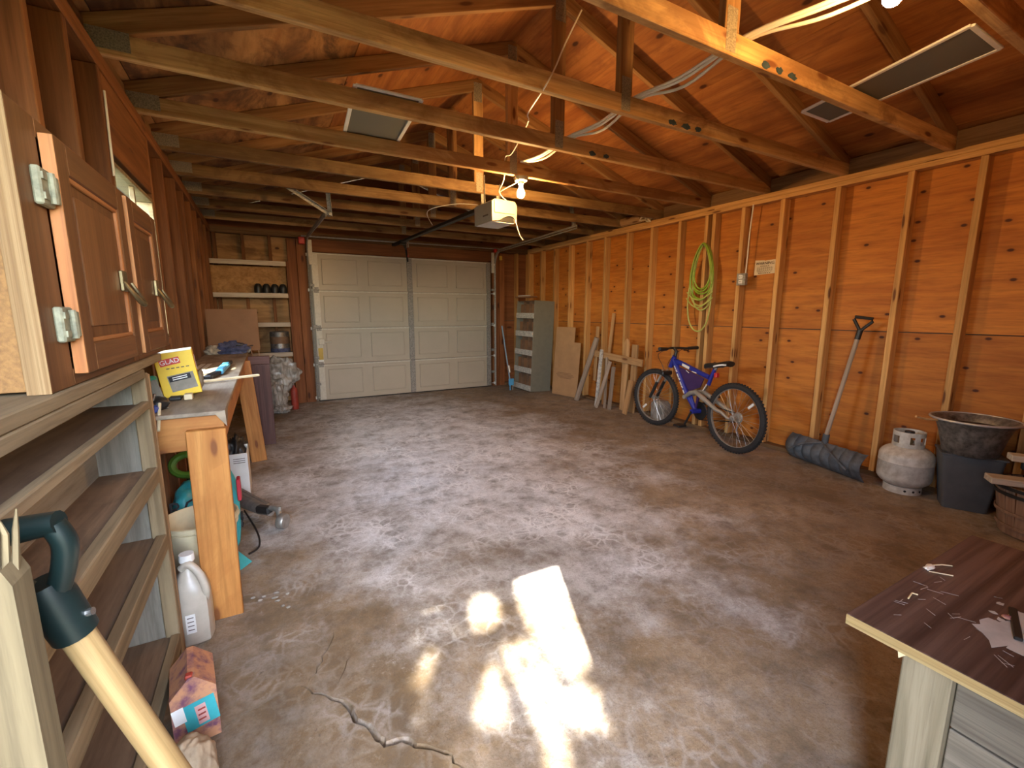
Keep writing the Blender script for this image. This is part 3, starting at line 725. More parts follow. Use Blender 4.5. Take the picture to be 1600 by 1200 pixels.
MB().box((0.648, DYI - 0.0245, 0.565), (0.065, 0.002, 0.05)).build('white_label', 'bright_white', dg_)
mb = MB().box((1.942, DYI + 0.02, 0.006), (2.69, 0.035, 0.012)); mb.build('bottom_seal', 'black_plastic', dg_)

# tracks
def track(name, label, x, side, ye, ze):
    T_ = thing(name, label, 'door track', (x, YF - 0.04, 0))
    yv = YF - 0.042; zt = 2.02; R_ = (ze - zt + 0.01) if False else 0.22
    pts = [(x, yv, 0.02), (x, yv, 1.0), (x, yv, zt - 0.02)]
    for k in range(1, 9):
        a = math.pi / 2 * k / 8
        pts.append((x, yv - R_ * (1 - math.cos(a)), zt - 0.02 + R_ * math.sin(a)))
    pts.append((x, ye, ze))
    for nm, off, rr_ in (('rail', 0.0, 0.012), ('rail_lip', 0.03, 0.009)):
        P = []
        for k, p in enumerate(pts):
            d = Vector(pts[min(k + 1, len(pts) - 1)]) - Vector(pts[max(k - 1, 0)]); d.normalize()
            nrm = Vector((0, d.z, -d.y)) * -1
            P.append(Vector(p) + nrm * off + Vector((0, -0.0, 0)))
        MB().tube(P, rr_, 6).build(nm, 'galv_dull', T_, None, True)
    for z in (0.25, 0.62, 1.05, 1.6):
        MB().box((x - side * 0.03, yv + 0.012, z), (0.06, 0.045, 0.035), 0.002).build('bracket', 'galv_dull', T_)
    mb = MB().box((x - side * 0.035, YF - 0.05, 2.03), (0.05, 0.012, 0.32), 0.002)
    for z in (1.93, 2.0, 2.07, 2.14): mb.tube([(x - side * .035, YF - .06, z), (x - side * .035, YF - .045, z)], 0.008, 8)
    mb.build('flag_bracket', 'stile_cream', T_)
    return T_
tl = track('door_track', 'steel roller door track left of the white door, by the jamb shelves', 0.565, -1, 4.55, 2.15)
tr_ = track('door_track', 'steel roller door track right of the white door, above the grey shelf unit', 3.345, 1, 4.47, 2.262)
def strap(nm, a, b_, parent, wd_=0.032):
    M, L = frame(a, b_, (0, 1, 0))
    mb = MB().box((0, 0.0, 0), (L, wd_, 0.003)).box((0, wd_ / 2, -wd_ / 2), (L, 0.003, wd_))
    k = int(L / 0.05)
    for i in range(k):
        for s_ in (-1, 1): mb.box((-L / 2 + (i + .5) * L / k, 0, s_ * 0.0018), (0.018, 0.009, 0.0008))
    return mb.build(nm, 'galv_dull', parent, M)
strap('hanger_strap', (0.60, 4.56, 2.12), (0.575, 4.45, 2.37), tl)
strap('hanger_strap', (0.60, 4.56, 2.13), (0.16, 4.45, 2.36), tl)
strap('hanger_strap', (3.35, 4.55, 2.27), (3.34, 4.60, 2.52), tr_)
MB().tube([(0.60, 4.52, 2.13), (0.60, 4.60, 2.13)], 0.014, 8).build('bolt', 'galv', tl)

# spring shaft above the door with its cable drums
sh = thing('spring_shaft', 'thin steel shaft above the white door with red end pulleys', 'shaft', (1.94, YF - 0.1, 2.235))
tube('rod', [(0.50, YF - 0.10, 2.225), (3.42, YF - 0.10, 2.245)], 0.011, 'galv', sh)
bx('pulley', (0.462, YF - 0.15, 2.12), (0.535, YF - 0.075, 2.205), 'red_plastic', sh, 0.006)
bx('pulley', (3.30, YF - 0.14, 2.185), (3.345, YF - 0.09, 2.24), 'red_plastic', sh, 0.006)
bx('tag', (3.39, YF - 0.13, 2.07), (3.44, YF - 0.125, 2.135), 'yellow_sticker', sh, 0.0005)['label'] = 'orange paper tag'
bx('centre_bearing', (1.88, YF - 0.12, 2.17), (1.92, YF - 0.04, 2.26), 'galv_dull', sh, 0.003)

# ------------------------------------------------------------------ opener
op = thing('garage_door_opener', 'white ceiling-hung door opener on a dark rail beside the lit bulb', 'opener', (1.86, 3.6, 2.06))
cx, cy = 1.865, 3.53
M = Matrix.Translation((cx, cy + 0.16, 2.10)) @ Matrix.Rotation(math.radians(3), 4, 'Z')
prof = [(-0.122, -0.088), (-0.055, -0.080), (-0.02, -0.060), (0.015, -0.042), (0.050, -0.034), (0.080, -0.036), (0.100, -0.050), (0.108, -0.072), (0.112, -0.088), (0.124, -0.084), (0.125, 0.055), (0.105, 0.088), (-0.095, 0.092), (-0.125, 0.07)]
Mp = M @ Matrix(((1, 0, 0, 0), (0, 0, 1, 0), (0, 1, 0, 0), (0, 0, 0, 1)))
MB().prism(prof, -0.16, 0.16, Mp).build('housing', 'white_plastic', op)
MB().box((-0.004, -0.163, 0.030), (0.200, 0.012, 0.100), 0.01, M).build('front_cover', 'white_plastic', op)
MB().prism([(-0.05, -0.080), (-0.02, -0.063), (0.015, -0.045), (0.050, -0.037), (0.080, -0.039), (0.098, -0.052), (0.106, -0.074), (0.108, -0.086)], -0.145, 0.10, Mp).build('light_lens', 'black_plastic', op)
MB().box((-0.1265, -0.05, -0.03), (0.002, 0.09, 0.012), 0, M).build('lettering_strip', 'ink', op)
MB().box((-0.005, 0.0, -0.0905), (0.225, 0.28, 0.004), 0.001, M).build('underside_plate', 'bright_white', op)
rl = MB().box((0, 0, 0), (3.02, 0.055, 0.032), 0.003)
Mr, _ = frame((1.80, 3.70, 2.165), (1.72, 6.62, 2.20), (0, 0, 1)); rl.build('rail', 'black_steel', op, Mr)
ca = MB().tube([(1.735, 6.25, 2.19), (1.85, 6.50, 2.13), (1.91, 6.64, 1.98)], 0.014, 6); ca.build('door_arm', 'black_steel', op)
MB().box((1.735, 6.26, 2.185), (0.09, 0.10, 0.05), 0.006).build('trolley', 'black_steel', op)
tube('release_cord', [(1.80, 6.24, 2.17), (1.803, 6.24, 2.02)], 0.003, 'red_dull', op)
MB().lathe([(0.001, 0), (0.012, 0.0), (0.012, -0.03), (0.001, -0.03)], 10, Matrix.Translation((1.803, 6.24, 2.02))).build('release_knob', 'red_dull', op)
strap('hanger_strap', (1.79, 3.79, 2.18), (1.785, 3.79, 2.44), op, 0.026)
strap('hanger_strap', (1.94, 3.79, 2.18), (1.94, 3.79, 2.38), op, 0.026)
tube('wire', bez([(1.75, 3.8, 2.19), (1.6, 4.0, 2.22), (1.45, 4.3, 2.20), (1.7, 4.9, 2.19)]), 0.003, 'cable_white', op, 6)
tube('aerial_wire', bez([(1.965, 3.50, 2.03), (1.97, 3.48, 1.97), (1.985, 3.46, 1.90), (2.01, 3.45, 1.86)]), 0.0035, 'cable_white', op, 6)

# ------------------------------------------------------------------ bulbs
def lamp(label, x, y, zt, glow):
    L = thing('ceiling_bulb', label, 'light bulb', (x, y, zt))
    if zt > ZP + 0.05: bx('mounting_board', (x - 0.06, 0.70, zt + 0.0005), (x + 0.06, y + 0.06, zt + 0.0185), 'rafter', L)
    MB().lathe([(0.001, 0), (0.055, 0), (0.057, -0.012), (0.05, -0.028), (0.024, -0.036), (0.022, -0.05), (0.001, -0.05)], 24, Matrix.Translation((x, y, zt))).build('socket', 'white_plastic', L, None, True)
    pr = [(0.001, 0), (0.013, 0.0), (0.014, -0.02), (0.019, -0.036), (0.0275, -0.055), (0.030, -0.072), (0.027, -0.09), (0.017, -0.102), (0.001, -0.106)]
    MB().lathe(pr, 20, Matrix.Translation((x, y, zt - 0.05))).build('bulb', glow, L, None, True)
lamp('bare glowing bulb in a white socket under the truss beside the door opener', 1.838, 3.19, ZP - 0.001, 'bulb_glow')
lamp('bare glowing bulb at the top edge, nearest the camera', 1.845, 0.815, 2.376, 'bulb_glow_weak')

# ------------------------------------------------------------------ bicycle
d_ = Vector((0.15, 1.127, 0)).normalized(); lean = math.radians(1.0)
lt = Vector((-d_.y, d_.x, 0)); up_ = Vector((0, 0, 1)) * math.cos(lean) - lt * math.sin(lean); lt2 = up_.cross(d_)
BM = Matrix((d_, lt2, up_)).transposed().to_4x4(); BM.translation = Vector((3.585, 2.386, 0.004))
bk = thing('bicycle', 'blue mountain bicycle with grey swingarm leaning by the orange wall', 'bicycle', (3.66, 2.95, 0))
def wheel(c, steer, nm):
    Mw = BM @ Matrix.Translation(c) @ Matrix.Rotation(steer, 4, 'Z') @ Matrix.Rotation(math.pi / 2, 4, 'X')
    R_ = 0.285
    tw = MB(); n = 56
    ring = [(R_ + 0.0 * 0, 0)]
    tw.lathe([(R_ + 0.026 * math.cos(a), 0.025 * math.sin(a)) for a in [2 * math.pi * k / 12 for k in range(13)]], n, Mw)
    for k in range(64):
        a = 2 * math.pi * k / 64
        for s_ in (-1, 0, 1):
            aa = a + (0.025 if s_ == 0 else 0)
            K = Mw @ Matrix.Rotation(aa, 4, 'Z') @ Matrix.Translation((R_ + (0.024 if s_ else 0.026), 0, s_ * 0.014)) @ Matrix.Rotation(s_ * -0.55, 4, 'Y')
            tw.box((0, 0, 0), (0.010, 0.012, 0.009), 0, K)
    wh = tw.build('tyre', 'tyre', bk, None, False)
    MB().lathe([(R_ - 0.026, -0.011), (R_ - 0.016, -0.0125), (R_ - 0.016, 0.0125), (R_ - 0.026, 0.011), (R_ - 0.026, -0.011)], 56, Mw).build('rim', 'bike_grey', wh, None, True)
    sp = MB()
    for k in range(32):
        a = 2 * math.pi * k / 32; s_ = 1 if k % 2 else -1; tw_ = 0.5 if (k // 2) % 2 else -0.5
        p = Mw @ Vector((math.cos(a) * (R_ - 0.024), math.sin(a) * (R_ - 0.024), 0)); q = Mw @ Vector((math.cos(a + tw_) * 0.02, math.sin(a + tw_) * 0.02, s_ * 0.03))
        sp.tube([p, q], 0.0013, 4, False, False)
    so_ = sp.build('spokes', 'spoke', wh); so_['kind'] = 'stuff'
    MB().lathe([(0.001, -0.05), (0.012, -0.05), (0.012, -0.034), (0.024, -0.033), (0.024, -0.028), (0.013, -0.024), (0.013, 0.024), (0.024, 0.028), (0.024, 0.033), (0.012, 0.034), (0.012, 0.05), (0.001, 0.05)], 16, Mw).build('hub', 'bike_grey', wh, None, True)
    a = 2.4 if nm == 'rear' else -0.7
    Rf = Mw @ Matrix.Rotation(a, 4, 'Z') @ Matrix.Translation((0.20, 0, 0.006))
    MB().box((0, 0, 0), (0.07, 0.022, 0.012), 0.004, Rf).build('spoke_reflector', 'bright_white', wh)
    return wh
wheel((0.03, 0, 0.311), 0.0, 'rear'); wheel((1.10, 0, 0.311), math.radians(8), 'front')
def bt(nm, pts, r_, mat, par=bk, n=12): return MB().tube([BM @ Vector(p) for p in pts], r_, n).build(nm, mat, par, None, True)
dt = bt('down_tube', [(0.845, 0, 0.745), (0.745, 0, 0.60), (0.643, 0, 0.444), (0.50, 0, 0.29)], [0.030, 0.029, 0.027, 0.024], 'bike_blue')
bt('head_tube', [(0.84, 0, 0.79), (0.895, 0, 0.67)], 0.024, 'bike_blue')
bt('top_tube', bez([(0.845, 0, 0.745), (0.74, 0, 0.725), (0.60, 0, 0.69), (0.46, 0, 0.655), (0.355, 0, 0.63)], 4), 0.024, 'bike_blue')
bt('seat_tube', [(0.30, 0, 0.715), (0.33, 0, 0.65), (0.36, 0, 0.56)], 0.018, 'bike_blue')
bt('seat_post', [(0.255, 0, 0.77), (0.305, 0, 0.70)], 0.0135, 'bike_grey')
bt('shock', [(0.365, 0, 0.57), (0.41, 0, 0.50)], 0.013, 'chrome')
bt('shock_spring', [(0.37, 0, 0.56) if k == 0 else (0.365 + 0.045 * k / 40 + 0, 0.02 * math.cos(k * 1.1), 0.57 - 0.07 * k / 40 + 0.0) for k in range(41)], 0.004, 'bright_white', bk, 6)
sa = MB()
for s_ in (-1, 1):
    sa.tube([BM @ Vector(p) for p in [(0.64, s_ * 0.022, 0.392), (0.55, s_ * 0.035, 0.45), (0.465, s_ * 0.045, 0.475), (0.33, s_ * 0.055, 0.42), (0.18, s_ * 0.062, 0.355), (0.12, s_ * 0.062, 0.345), (0.06, s_ * 0.06, 0.31), (0.03, s_ * 0.06, 0.305)]], [0.020, 0.023, 0.024, 0.022, 0.019, 0.016, 0.013, 0.010], 10)
sa.tube([BM @ Vector((0.62, -0.045, 0.40)), BM @ Vector((0.62, 0.045, 0.40))], 0.022, 12)
sa.build('swingarm', 'bike_grey', bk, None, True)
bt('lower_link', [(0.50, 0, 0.29), (0.58, 0, 0.43)], 0.014, 'bike_blue')
bt('chain_stay_bridge', [(0.50, 0.0, 0.30), (0.44, 0.03, 0.46)], 0.012, 'bike_purple')
gs = MB().prism([(0.72, 0.60), (0.80, 0.69), (0.62, 0.66), (0.42, 0.61), (0.46, 0.52), (0.60, 0.46)], -0.006, 0.006, BM @ Matrix(((1, 0, 0, 0), (0, 0, 1, 0), (0, 1, 0, 0), (0, 0, 0, 1))))
gs.build('frame_gusset', 'bike_purple', bk)
# fork
St = BM @ Matrix.Translation((0.87, 0, 0.72)) @ Matrix.Rotation(math.radians(8), 4, 'Z') @ Matrix.Translation((-0.87, 0, -0.72))
for s_ in (-1, 1):
    fg = MB().tube([St @ Vector((0.955, s_ * 0.055, 0.585)), St @ Vector((1.02, s_ * 0.055, 0.47))], 0.013, 10).build('fork_stanchion', 'bike_grey', bk, None, True)
    MB().tube([St @ Vector((1.005, s_ * 0.055, 0.50)), St @ Vector((1.095, s_ * 0.055, 0.315))], [0.018, 0.016], 10).build('fork_leg', 'black_plastic', bk, None, True)
MB().box((0.945, 0, 0.60), (0.05, 0.15, 0.045), 0.01, St).build('fork_crown', 'black_plastic', bk)
MB().tube([St @ Vector((0.84, 0, 0.79)), St @ Vector((0.83, 0, 0.84)), St @ Vector((0.86, 0, 0.872))], 0.017, 10).build('stem', 'black_plastic', bk, None, True)
hb = MB().tube([St @ p for p in bez([(0.80, 0.275, 0.873), (0.82, 0.15, 0.868), (0.86, 0.06, 0.872), (0.86, -0.06, 0.872), (0.82, -0.15, 0.868), (0.80, -0.275, 0.873)], 5)], 0.012, 8).build('handlebar', 'black_plastic', bk, None, True)
for s_ in (-1, 1):
    MB().tube([St @ Vector((0.815, s_ * 0.165, 0.869)), St @ Vector((0.798, s_ * 0.285, 0.874))], 0.018, 10).build('grip', 'black_plastic', hb, None, True)
    MB().tube([St @ Vector(p) for p in [(0.835, s_ * 0.13, 0.865), (0.88, s_ * 0.17, 0.845), (0.875, s_ * 0.24, 0.84)]], 0.006, 6).build('brake_lever', 'black_steel', hb, None, True)
    MB().tube([St @ p for p in bez([(0.84, s_ * 0.12, 0.865), (0.95, s_ * 0.13, 0.80), (0.97, s_ * 0.05, 0.70), (0.93, s_ * 0.03, 0.62)], 6)], 0.003, 5).build('brake_cable', 'black_plastic', hb, None, True)
    MB().tube([St @ Vector((0.96, s_ * 0.035, 0.635)), St @ Vector((0.985, s_ * 0.035, 0.53))], 0.008, 6).build('brake_arm', 'bike_grey', bk, None, True)
# saddle
sd_ = MB(); secs = [(0.42, 0.018, 0.735), (0.38, 0.022, 0.745), (0.32, 0.03, 0.752), (0.26, 0.05, 0.762), (0.20, 0.068, 0.778), (0.155, 0.07, 0.787), (0.125, 0.05, 0.785)]
vs, fs = [], []
for u, hw, z in secs:
    for a in range(12):
        an = 2 * math.pi * a / 12
        vs.append(BM @ Vector((u, hw * math.cos(an), z + (0.022 if math.sin(an) > 0 else 0.030) * math.sin(an))))
for i in range(len(secs) - 1):
    for a in range(12): fs.append((i * 12 + a, i * 12 + (a + 1) % 12, (i + 1) * 12 + (a + 1) % 12, (i + 1) * 12 + a))
fs += [tuple(range(12)), tuple(range((len(secs) - 1) * 12, len(secs) * 12))]
sd_.add(vs, fs); sad = sd_.build('saddle', 'black_plastic', bk, None, True)
bt('saddle_trim', [(0.26, 0.058, 0.748), (0.20, 0.074, 0.765), (0.15, 0.076, 0.775), (0.125, 0.055, 0.775)], 0.008, 'bright_white', sad, 6)
bt('saddle_rail', [(0.40, 0.02, 0.715), (0.28, 0.025, 0.735), (0.17, 0.03, 0.748)], 0.004, 'chrome', sad, 6)
MB().box((0.262, 0.012, 0.665), (0.03, 0.045, 0.045), 0.006, BM).build('tail_reflector', 'red_plastic', bk)
cr_ = MB().lathe([(0.001, -0.003), (0.085, -0.003), (0.09, 0), (0.085, 0.003), (0.001, 0.003)], 32, BM @ Matrix.Translation((0.487, -0.045, 0.278)) @ Matrix.Rotation(math.pi / 2, 4, 'X')).build('chainring', 'black_steel', bk)
for s_, an in ((1, -1.15), (-1, 1.99)):
    q = (0.487 + 0.165 * math.cos(an), s_ * 0.075, 0.278 + 0.165 * math.sin(an))
    ck = bt('crank_arm', [(0.487, s_ * 0.06, 0.278), q], 0.011, 'black_steel', bk, 8)
    MB().box((q[0], s_ * 0.13, q[2]), (0.085, 0.10, 0.022), 0.005, BM).build('pedal', 'black_plastic', ck)
bt('bottom_bracket', [(0.487, -0.06, 0.278), (0.487, 0.06, 0.278)], 0.024, 'bike_blue')
bt('chain', [(0.487, -0.045, 0.363), (0.03, -0.045, 0.345)], 0.005, 'black_steel', bk, 5)
bt('chain', [(0.487, -0.045, 0.19), (0.03, -0.045, 0.27)], 0.005, 'black_steel', bk, 5)
MB().lathe([(0.001, 0), (0.04, 0), (0.05, 0.012), (0.03, 0.03), (0.001, 0.03)], 20, BM @ Matrix.Translation((0.03, -0.028, 0.311)) @ Matrix.Rotation(math.pi / 2, 4, 'X')).build('sprocket', 'bike_grey', bk)
bt('derailleur', [(0.03, -0.07, 0.28), (0.06, -0.07, 0.20), (0.02, -0.06, 0.14)], 0.010, 'chrome', bk, 6)
# white decals on the tubes: letters too worn to read are kept as strokes
def decal(u0, w0, u1, w1, v_, th, nm='decal'):
    a, b_ = BM @ Vector((u0, v_, w0)), BM @ Vector((u1, v_, w1)); M, L = frame(a, b_, lt2)
    return MB().box((0, 0, 0), (L, th, 0.002), 0, M).build(nm, 'bright_white', bk)
for k in range(7):
    f0 = k / 7; u0 = 0.80 - 0.17 * f0; w0 = 0.68 - 0.265 * f0
    decal(u0 + 0.004, w0 + 0.012, u0 - 0.018, w0 - 0.020 + (0.012 if k % 2 else 0), 0.0305, 0.014)
decal(0.70, 0.718, 0.60, 0.692, 0.0245, 0.026); decal(0.56, 0.665, 0.50, 0.655, 0.0245, 0.008); decal(0.64, 0.665, 0.60, 0.645, 0.0245, 0.006)

# concrete block seen through the front wheel
cbk = tag(MB().prism([(-0.10, 0), (0.10, 0), (0.10, 0.20), (0.055, 0.245), (-0.06, 0.245), (-0.10, 0.21)], -0.05, 0.05, Matrix(((0.0, 0, -1, 3.91), (-1, 0, 0, 3.55), (0, 1, 0, 0), (0, 0, 0, 1)))).build('grey_box', 'stone'), 'small grey box standing against the wall behind the bicycle front wheel', 'box')

# ------------------------------------------------------------------ snow pusher
sp_ = thing('snow_shovel', 'wide dark grey ribbed snow shovel with wooden shaft standing by the tank', 'shovel', (3.85, 1.78, 0))
e0, e1 = Vector((3.955, 2.11, 0.004)), Vector((3.775, 1.475, 0.004)); ax = (e1 - e0).normalized(); nb = Vector((ax.y, -ax.x, 0))
if nb.x > 0: nb = -nb                                   # towards the viewer
prof = [(0.045 * math.sin(a * 1.0) - 0.09 * (1 - math.cos(a)), 0.0) for a in (0,)]
curve = []
for k in range(13):
    a = k / 12
    curve.append((0.03 - 0.13 * math.sin(a * 2.0) + 0.02 * a * a, 0.245 * a ** 0.85))    # (offset towards viewer, height): hollow faces the wall side
NS = 97; vs, fs = [], []; L_ = (e1 - e0).length
for side in (0, 1):
    for i in range(NS):
        s = i / (NS - 1); rib = 0.017 * abs(math.sin(math.pi * s * 8)) ** 0.7
        for (o_f, z) in curve:
            a_ = z / 0.245; p = e0 + ax * (L_ * s) + nb * (0.085 * math.sin(math.pi * a_ * 0.85) - 0.045 * a_ + rib * (1 if 0.01 < z else 0) - side * 0.005) + Vector((0, 0, z * 0.86))
            vs.append(p)
K_ = len(curve)
for side in (0, 1):
    b0 = side * NS * K_
    for i in range(NS - 1):
        for k in range(K_ - 1): fs.append((b0 + i * K_ + k, b0 + (i + 1) * K_ + k, b0 + (i + 1) * K_ + k + 1, b0 + i * K_ + k + 1))
o2 = NS * K_
for i in range(NS - 1):
    for k in (0, K_ - 1): fs.append((i * K_ + k, (i + 1) * K_ + k, o2 + (i + 1) * K_ + k, o2 + i * K_ + k))
for i in (0, NS - 1):
    for k in range(K_ - 1): fs.append((i * K_ + k, i * K_ + k + 1, o2 + i * K_ + k + 1, o2 + i * K_ + k))
MB().add(vs, fs).build('blade', 'pusher_plastic', sp_, None, True)
mid = e0 + ax * (L_ * 0.47) + nb * 0.0 + Vector((0, 0, 0.215))
hd = Vector((3.955, 1.70, 1.09))
rod('shaft', mid - (hd - mid).normalized() * 0.03, hd, 0.016, 'picket_grey', sp_)
for sx in (-0.38, 0.42):
    q = e0 + ax * (L_ * (0.47 + sx)) + nb * 0.085 + Vector((0, 0, 0.075))
    MB().tube(bez([mid + Vector((0, 0, -0.01)) + nb * 0.02, (mid + q) / 2 + nb * 0.045 + Vector((0, 0, 0.02)), q], 5), 0.009, 6).build('brace_rib', 'pusher_plastic', sp_, None, True)
MB().tube([mid - nb * 0.0 + Vector((0, 0, -0.04)), mid + (hd - mid).normalized() * 0.06], 0.024, 10).build('socket', 'pusher_plastic', sp_, None, True)
hdv = (hd - mid).normalized(); lat_ = Vector((0.0, -1, 0)); lat_ = (lat_ - hdv * lat_.dot(hdv)).normalized()
gp = [hd - hdv * 0.03, hd + hdv * 0.015, hd + lat_ * 0.062 + hdv * 0.095, hd + lat_ * 0.058 + hdv * 0.115, hd - lat_ * 0.058 + hdv * 0.115, hd - lat_ * 0.062 + hdv * 0.095, hd + hdv * 0.015]
MB().tube(gp, 0.012, 8).build('grip', 'black_plastic', sp_, None, True)
MB().tube([hd - hdv * 0.05, hd + hdv * 0.02], 0.020, 10).build('grip_socket', 'black_plastic', sp_, None, True)

# ------------------------------------------------------------------ propane tank
tk = thing('propane_tank', 'small white propane tank between the snow shovel and grey bin', 'tank', (3.865, 1.285, 0))
T0 = Matrix.Translation((3.865, 1.285, 0))
pr = [(0.001, 0.045)] + [(0.152 * math.sin(a), 0.115 - 0.085 * math.cos(a)) for a in [math.pi / 2 * k / 8 for k in range(2, 9)]] + [(0.152, 0.215), (0.154, 0.218), (0.152, 0.222), (0.152, 0.255)] + [(0.152 * math.cos(a), 0.255 + 0.085 * math.sin(a)) for a in [math.pi / 2 * k / 8 for k in range(1, 9)]]
MB().lathe(pr, 40, T0).build('body', 'tank_white', tk, None, True)
MB().lathe([(0.10, 0.0), (0.106, 0.0), (0.106, 0.05), (0.10, 0.05), (0.10, 0.0)], 32, T0).build('foot_ring', 'tank_white', tk, None, True)
for a in (-2.2, -1.75, -2.65):
    MB().tube([T0 @ Vector((0.1045 * math.cos(a), 0.1045 * math.sin(a), 0.026)), T0 @ Vector((0.1075 * math.cos(a), 0.1075 * math.sin(a), 0.026))], 0.008, 8).build('vent_hole', 'ink_black', tk)
# collar with hand holes: rings plus posts
col_ = MB()
for z0, z1 in ((0.325, 0.352), (0.402, 0.432)):
    col_.lathe([(0.082, z0), (0.088, z0), (0.088, z1), (0.082, z1), (0.082, z0)], 36, T0, 2 * math.pi)
for a0, a1 in ((-3.4, -2.72), (-2.42, -2.05), (-1.35, -0.75), (0.2, 2.2)):
    n = 8; vs, fs = [], []
    for k in range(n + 1):
        a = a0 + (a1 - a0) * k / n
        for r_, z in ((0.082, 0.35), (0.088, 0.35), (0.088, 0.404), (0.082, 0.404)): vs.append(T0 @ Vector((r_ * math.cos(a), r_ * math.sin(a), z)))
    for k in range(n):
        for q in range(4): fs.append((k * 4 + q, k * 4 + (q + 1) % 4, (k + 1) * 4 + (q + 1) % 4, (k + 1) * 4 + q))
    fs += [(0, 1, 2, 3), (n * 4, n * 4 + 1, n * 4 + 2, n * 4 + 3)]
    col_.add(vs, fs)
col_.build('collar', 'tank_white', tk, None, False)
vv = MB().tube([T0 @ Vector((0, 0, 0.33)), T0 @ Vector((0, 0, 0.41))], 0.018, 10)
vv.tube([T0 @ Vector((0, 0, 0.37)), T0 @ Vector((-0.05, -0.03, 0.37))], 0.016, 10); vv.build('valve', 'brass', tk, None, True)
MB().lathe([(0.001, 0.41), (0.026, 0.41), (0.028, 0.42), (0.026, 0.432), (0.001, 0.432)], 12, T0).build('valve_knob', 'black_plastic', tk)

# ------------------------------------------------------------------ grey bin with the tub on it
gb = thing('storage_bin', 'dark slate grey tapered bin under the galvanized tub', 'bin', (3.90, 0.98, 0))
def tapered(name, cxy, rot, b, t_, h, z0, mat, parent, wall=0.006, r=0.02):
    M = Matrix.Translation((cxy[0], cxy[1], z0)) @ Matrix.Rotation(rot, 4, 'Z'); mbx = MB(); rings = []
    def rr(w_, d__, z):
        pts = []
        for sx, sy, a0 in ((1, 1, 0), (-1, 1, math.pi / 2), (-1, -1, math.pi), (1, -1, 3 * math.pi / 2)):
            for k in range(4):
                a = a0 + math.pi / 2 * k / 3
                pts.append(M @ Vector((sx * (w_ / 2 - r) + r * math.cos(a), sy * (d__ / 2 - r) + r * math.sin(a), z)))
        return pts
    R_ = [rr(b[0], b[1], 0), rr(t_[0], t_[1], h), rr(t_[0] - 2 * wall, t_[1] - 2 * wall, h), rr(b[0] - 2 * wall, b[1] - 2 * wall, wall)]
    n = 16; vs = [p for q in R_ for p in q]; fs = [tuple(range(n))]
    for i in range(3):
        for k in range(n): fs.append((i * n + k, i * n + (k + 1) % n, (i + 1) * n + (k + 1) % n, (i + 1) * n + k))
    fs.append(tuple(3 * n + k for k in range(n)))
    return mbx.add(vs, fs).build(name, mat, parent, None, True)
tapered('shell', (3.87, 0.975), math.radians(-64), (0.21, 0.16), (0.29, 0.22), 0.355, 0.002, 'grey_plastic', gb)
MB().box((0, 0, 0), (0.30, 0.23, 0.012), 0.004, Matrix.Translation((3.87, 0.975, 0.360)) @ Matrix.Rotation(math.radians(-64), 4, 'Z')).build('lid', 'grey_plastic', gb)
tb = thing('galvanized_tub', 'dented galvanized tub of dark soil standing on the grey bin', 'tub', (3.87, 0.98, 0.366))
T0 = Matrix.Translation((3.835, 0.97, 0.368))
MB().lathe([(0.001, 0), (0.125, 0), (0.130, 0.004), (0.155, 0.12), (0.175, 0.185), (0.205, 0.212), (0.212, 0.218), (0.205, 0.224), (0.170, 0.195), (0.150, 0.12), (0.12, 0.02), (0.001, 0.02)], 40, T0).build('shell', 'tub_metal', tb, None, True)
MB().lathe([(0.001, 0.182), (0.08, 0.18), (0.164, 0.172)], 32, T0).build('soil', 'soil', tb, None, True)
MB().lathe([(0.206 + 0.007 * math.cos(a), 0.218 + 0.007 * math.sin(a)) for a in [2 * math.pi * k / 8 for k in range(9)]], 40, T0).build('rolled_rim', 'rim_metal', tb, None, True)
MB().tube([T0 @ Vector(p) for p in [(-0.15, 0.13, 0.205), (-0.21, 0.17, 0.21), (-0.26, 0.20, 0.225)]], 0.008, 6).build('handle_stub', 'picket', tb, None, True)

# ------------------------------------------------------------------ bushel basket and the white offcuts on it
bs = thing('bushel_basket', 'slatted brown bushel basket beside the dark desk at the right edge', 'basket', (3.72, 0.60, 0))
T0 = Matrix.Translation((3.72, 0.60, 0))
for k in range(22):
    a = 2 * math.pi * k / 22
    Mk = T0 @ Matrix.Rotation(a, 4, 'Z')
    p0, p1 = Mk @ Vector((0.165, 0, 0.006)), Mk @ Vector((0.205, 0, 0.29))
    rad = (Mk.to_3x3() @ Vector((1, 0, 0)))
    beam('slat', p0, p1, 0.050, 0.006, 'basket_wood', bs, rad, 0.001)
MB().lathe([(0.001, 0.004), (0.163, 0.004), (0.163, 0.014), (0.001, 0.014)], 28, T0).build('base', 'basket_wood', bs)
for z, r_, mt in ((0.272, 0.214, 'black_steel'), (0.235, 0.207, 'black_steel'), (0.05, 0.181, 'basket_wood'), (0.13, 0.192, 'basket_wood')):
    MB().lathe([(r_, z), (r_ + 0.005, z), (r_ + 0.006, z + 0.018), (r_ + 0.001, z + 0.018), (r_, z)], 36, T0).build('hoop', mt, bs, None, True)
tag(beam('white_board', (3.525, 0.80, 0.318), (3.80, 0.36, 0.318), 0.10, 0.035, 'white_lath', None), 'lower short white painted board lying across the bushel basket', 'board')
tag(beam('white_board', (3.70, 0.77, 0.425), (3.92, 0.36, 0.425), 0.08, 0.035, 'white_lath', None), 'upper short white painted board on the black case behind the basket', 'board')
tag(bx('black_case', (3.79, 0.40, 0.338), (3.97, 0.74, 0.405), 'black_plastic', None, 0.01), 'flat black case lying on the bushel basket under the white board', 'case')

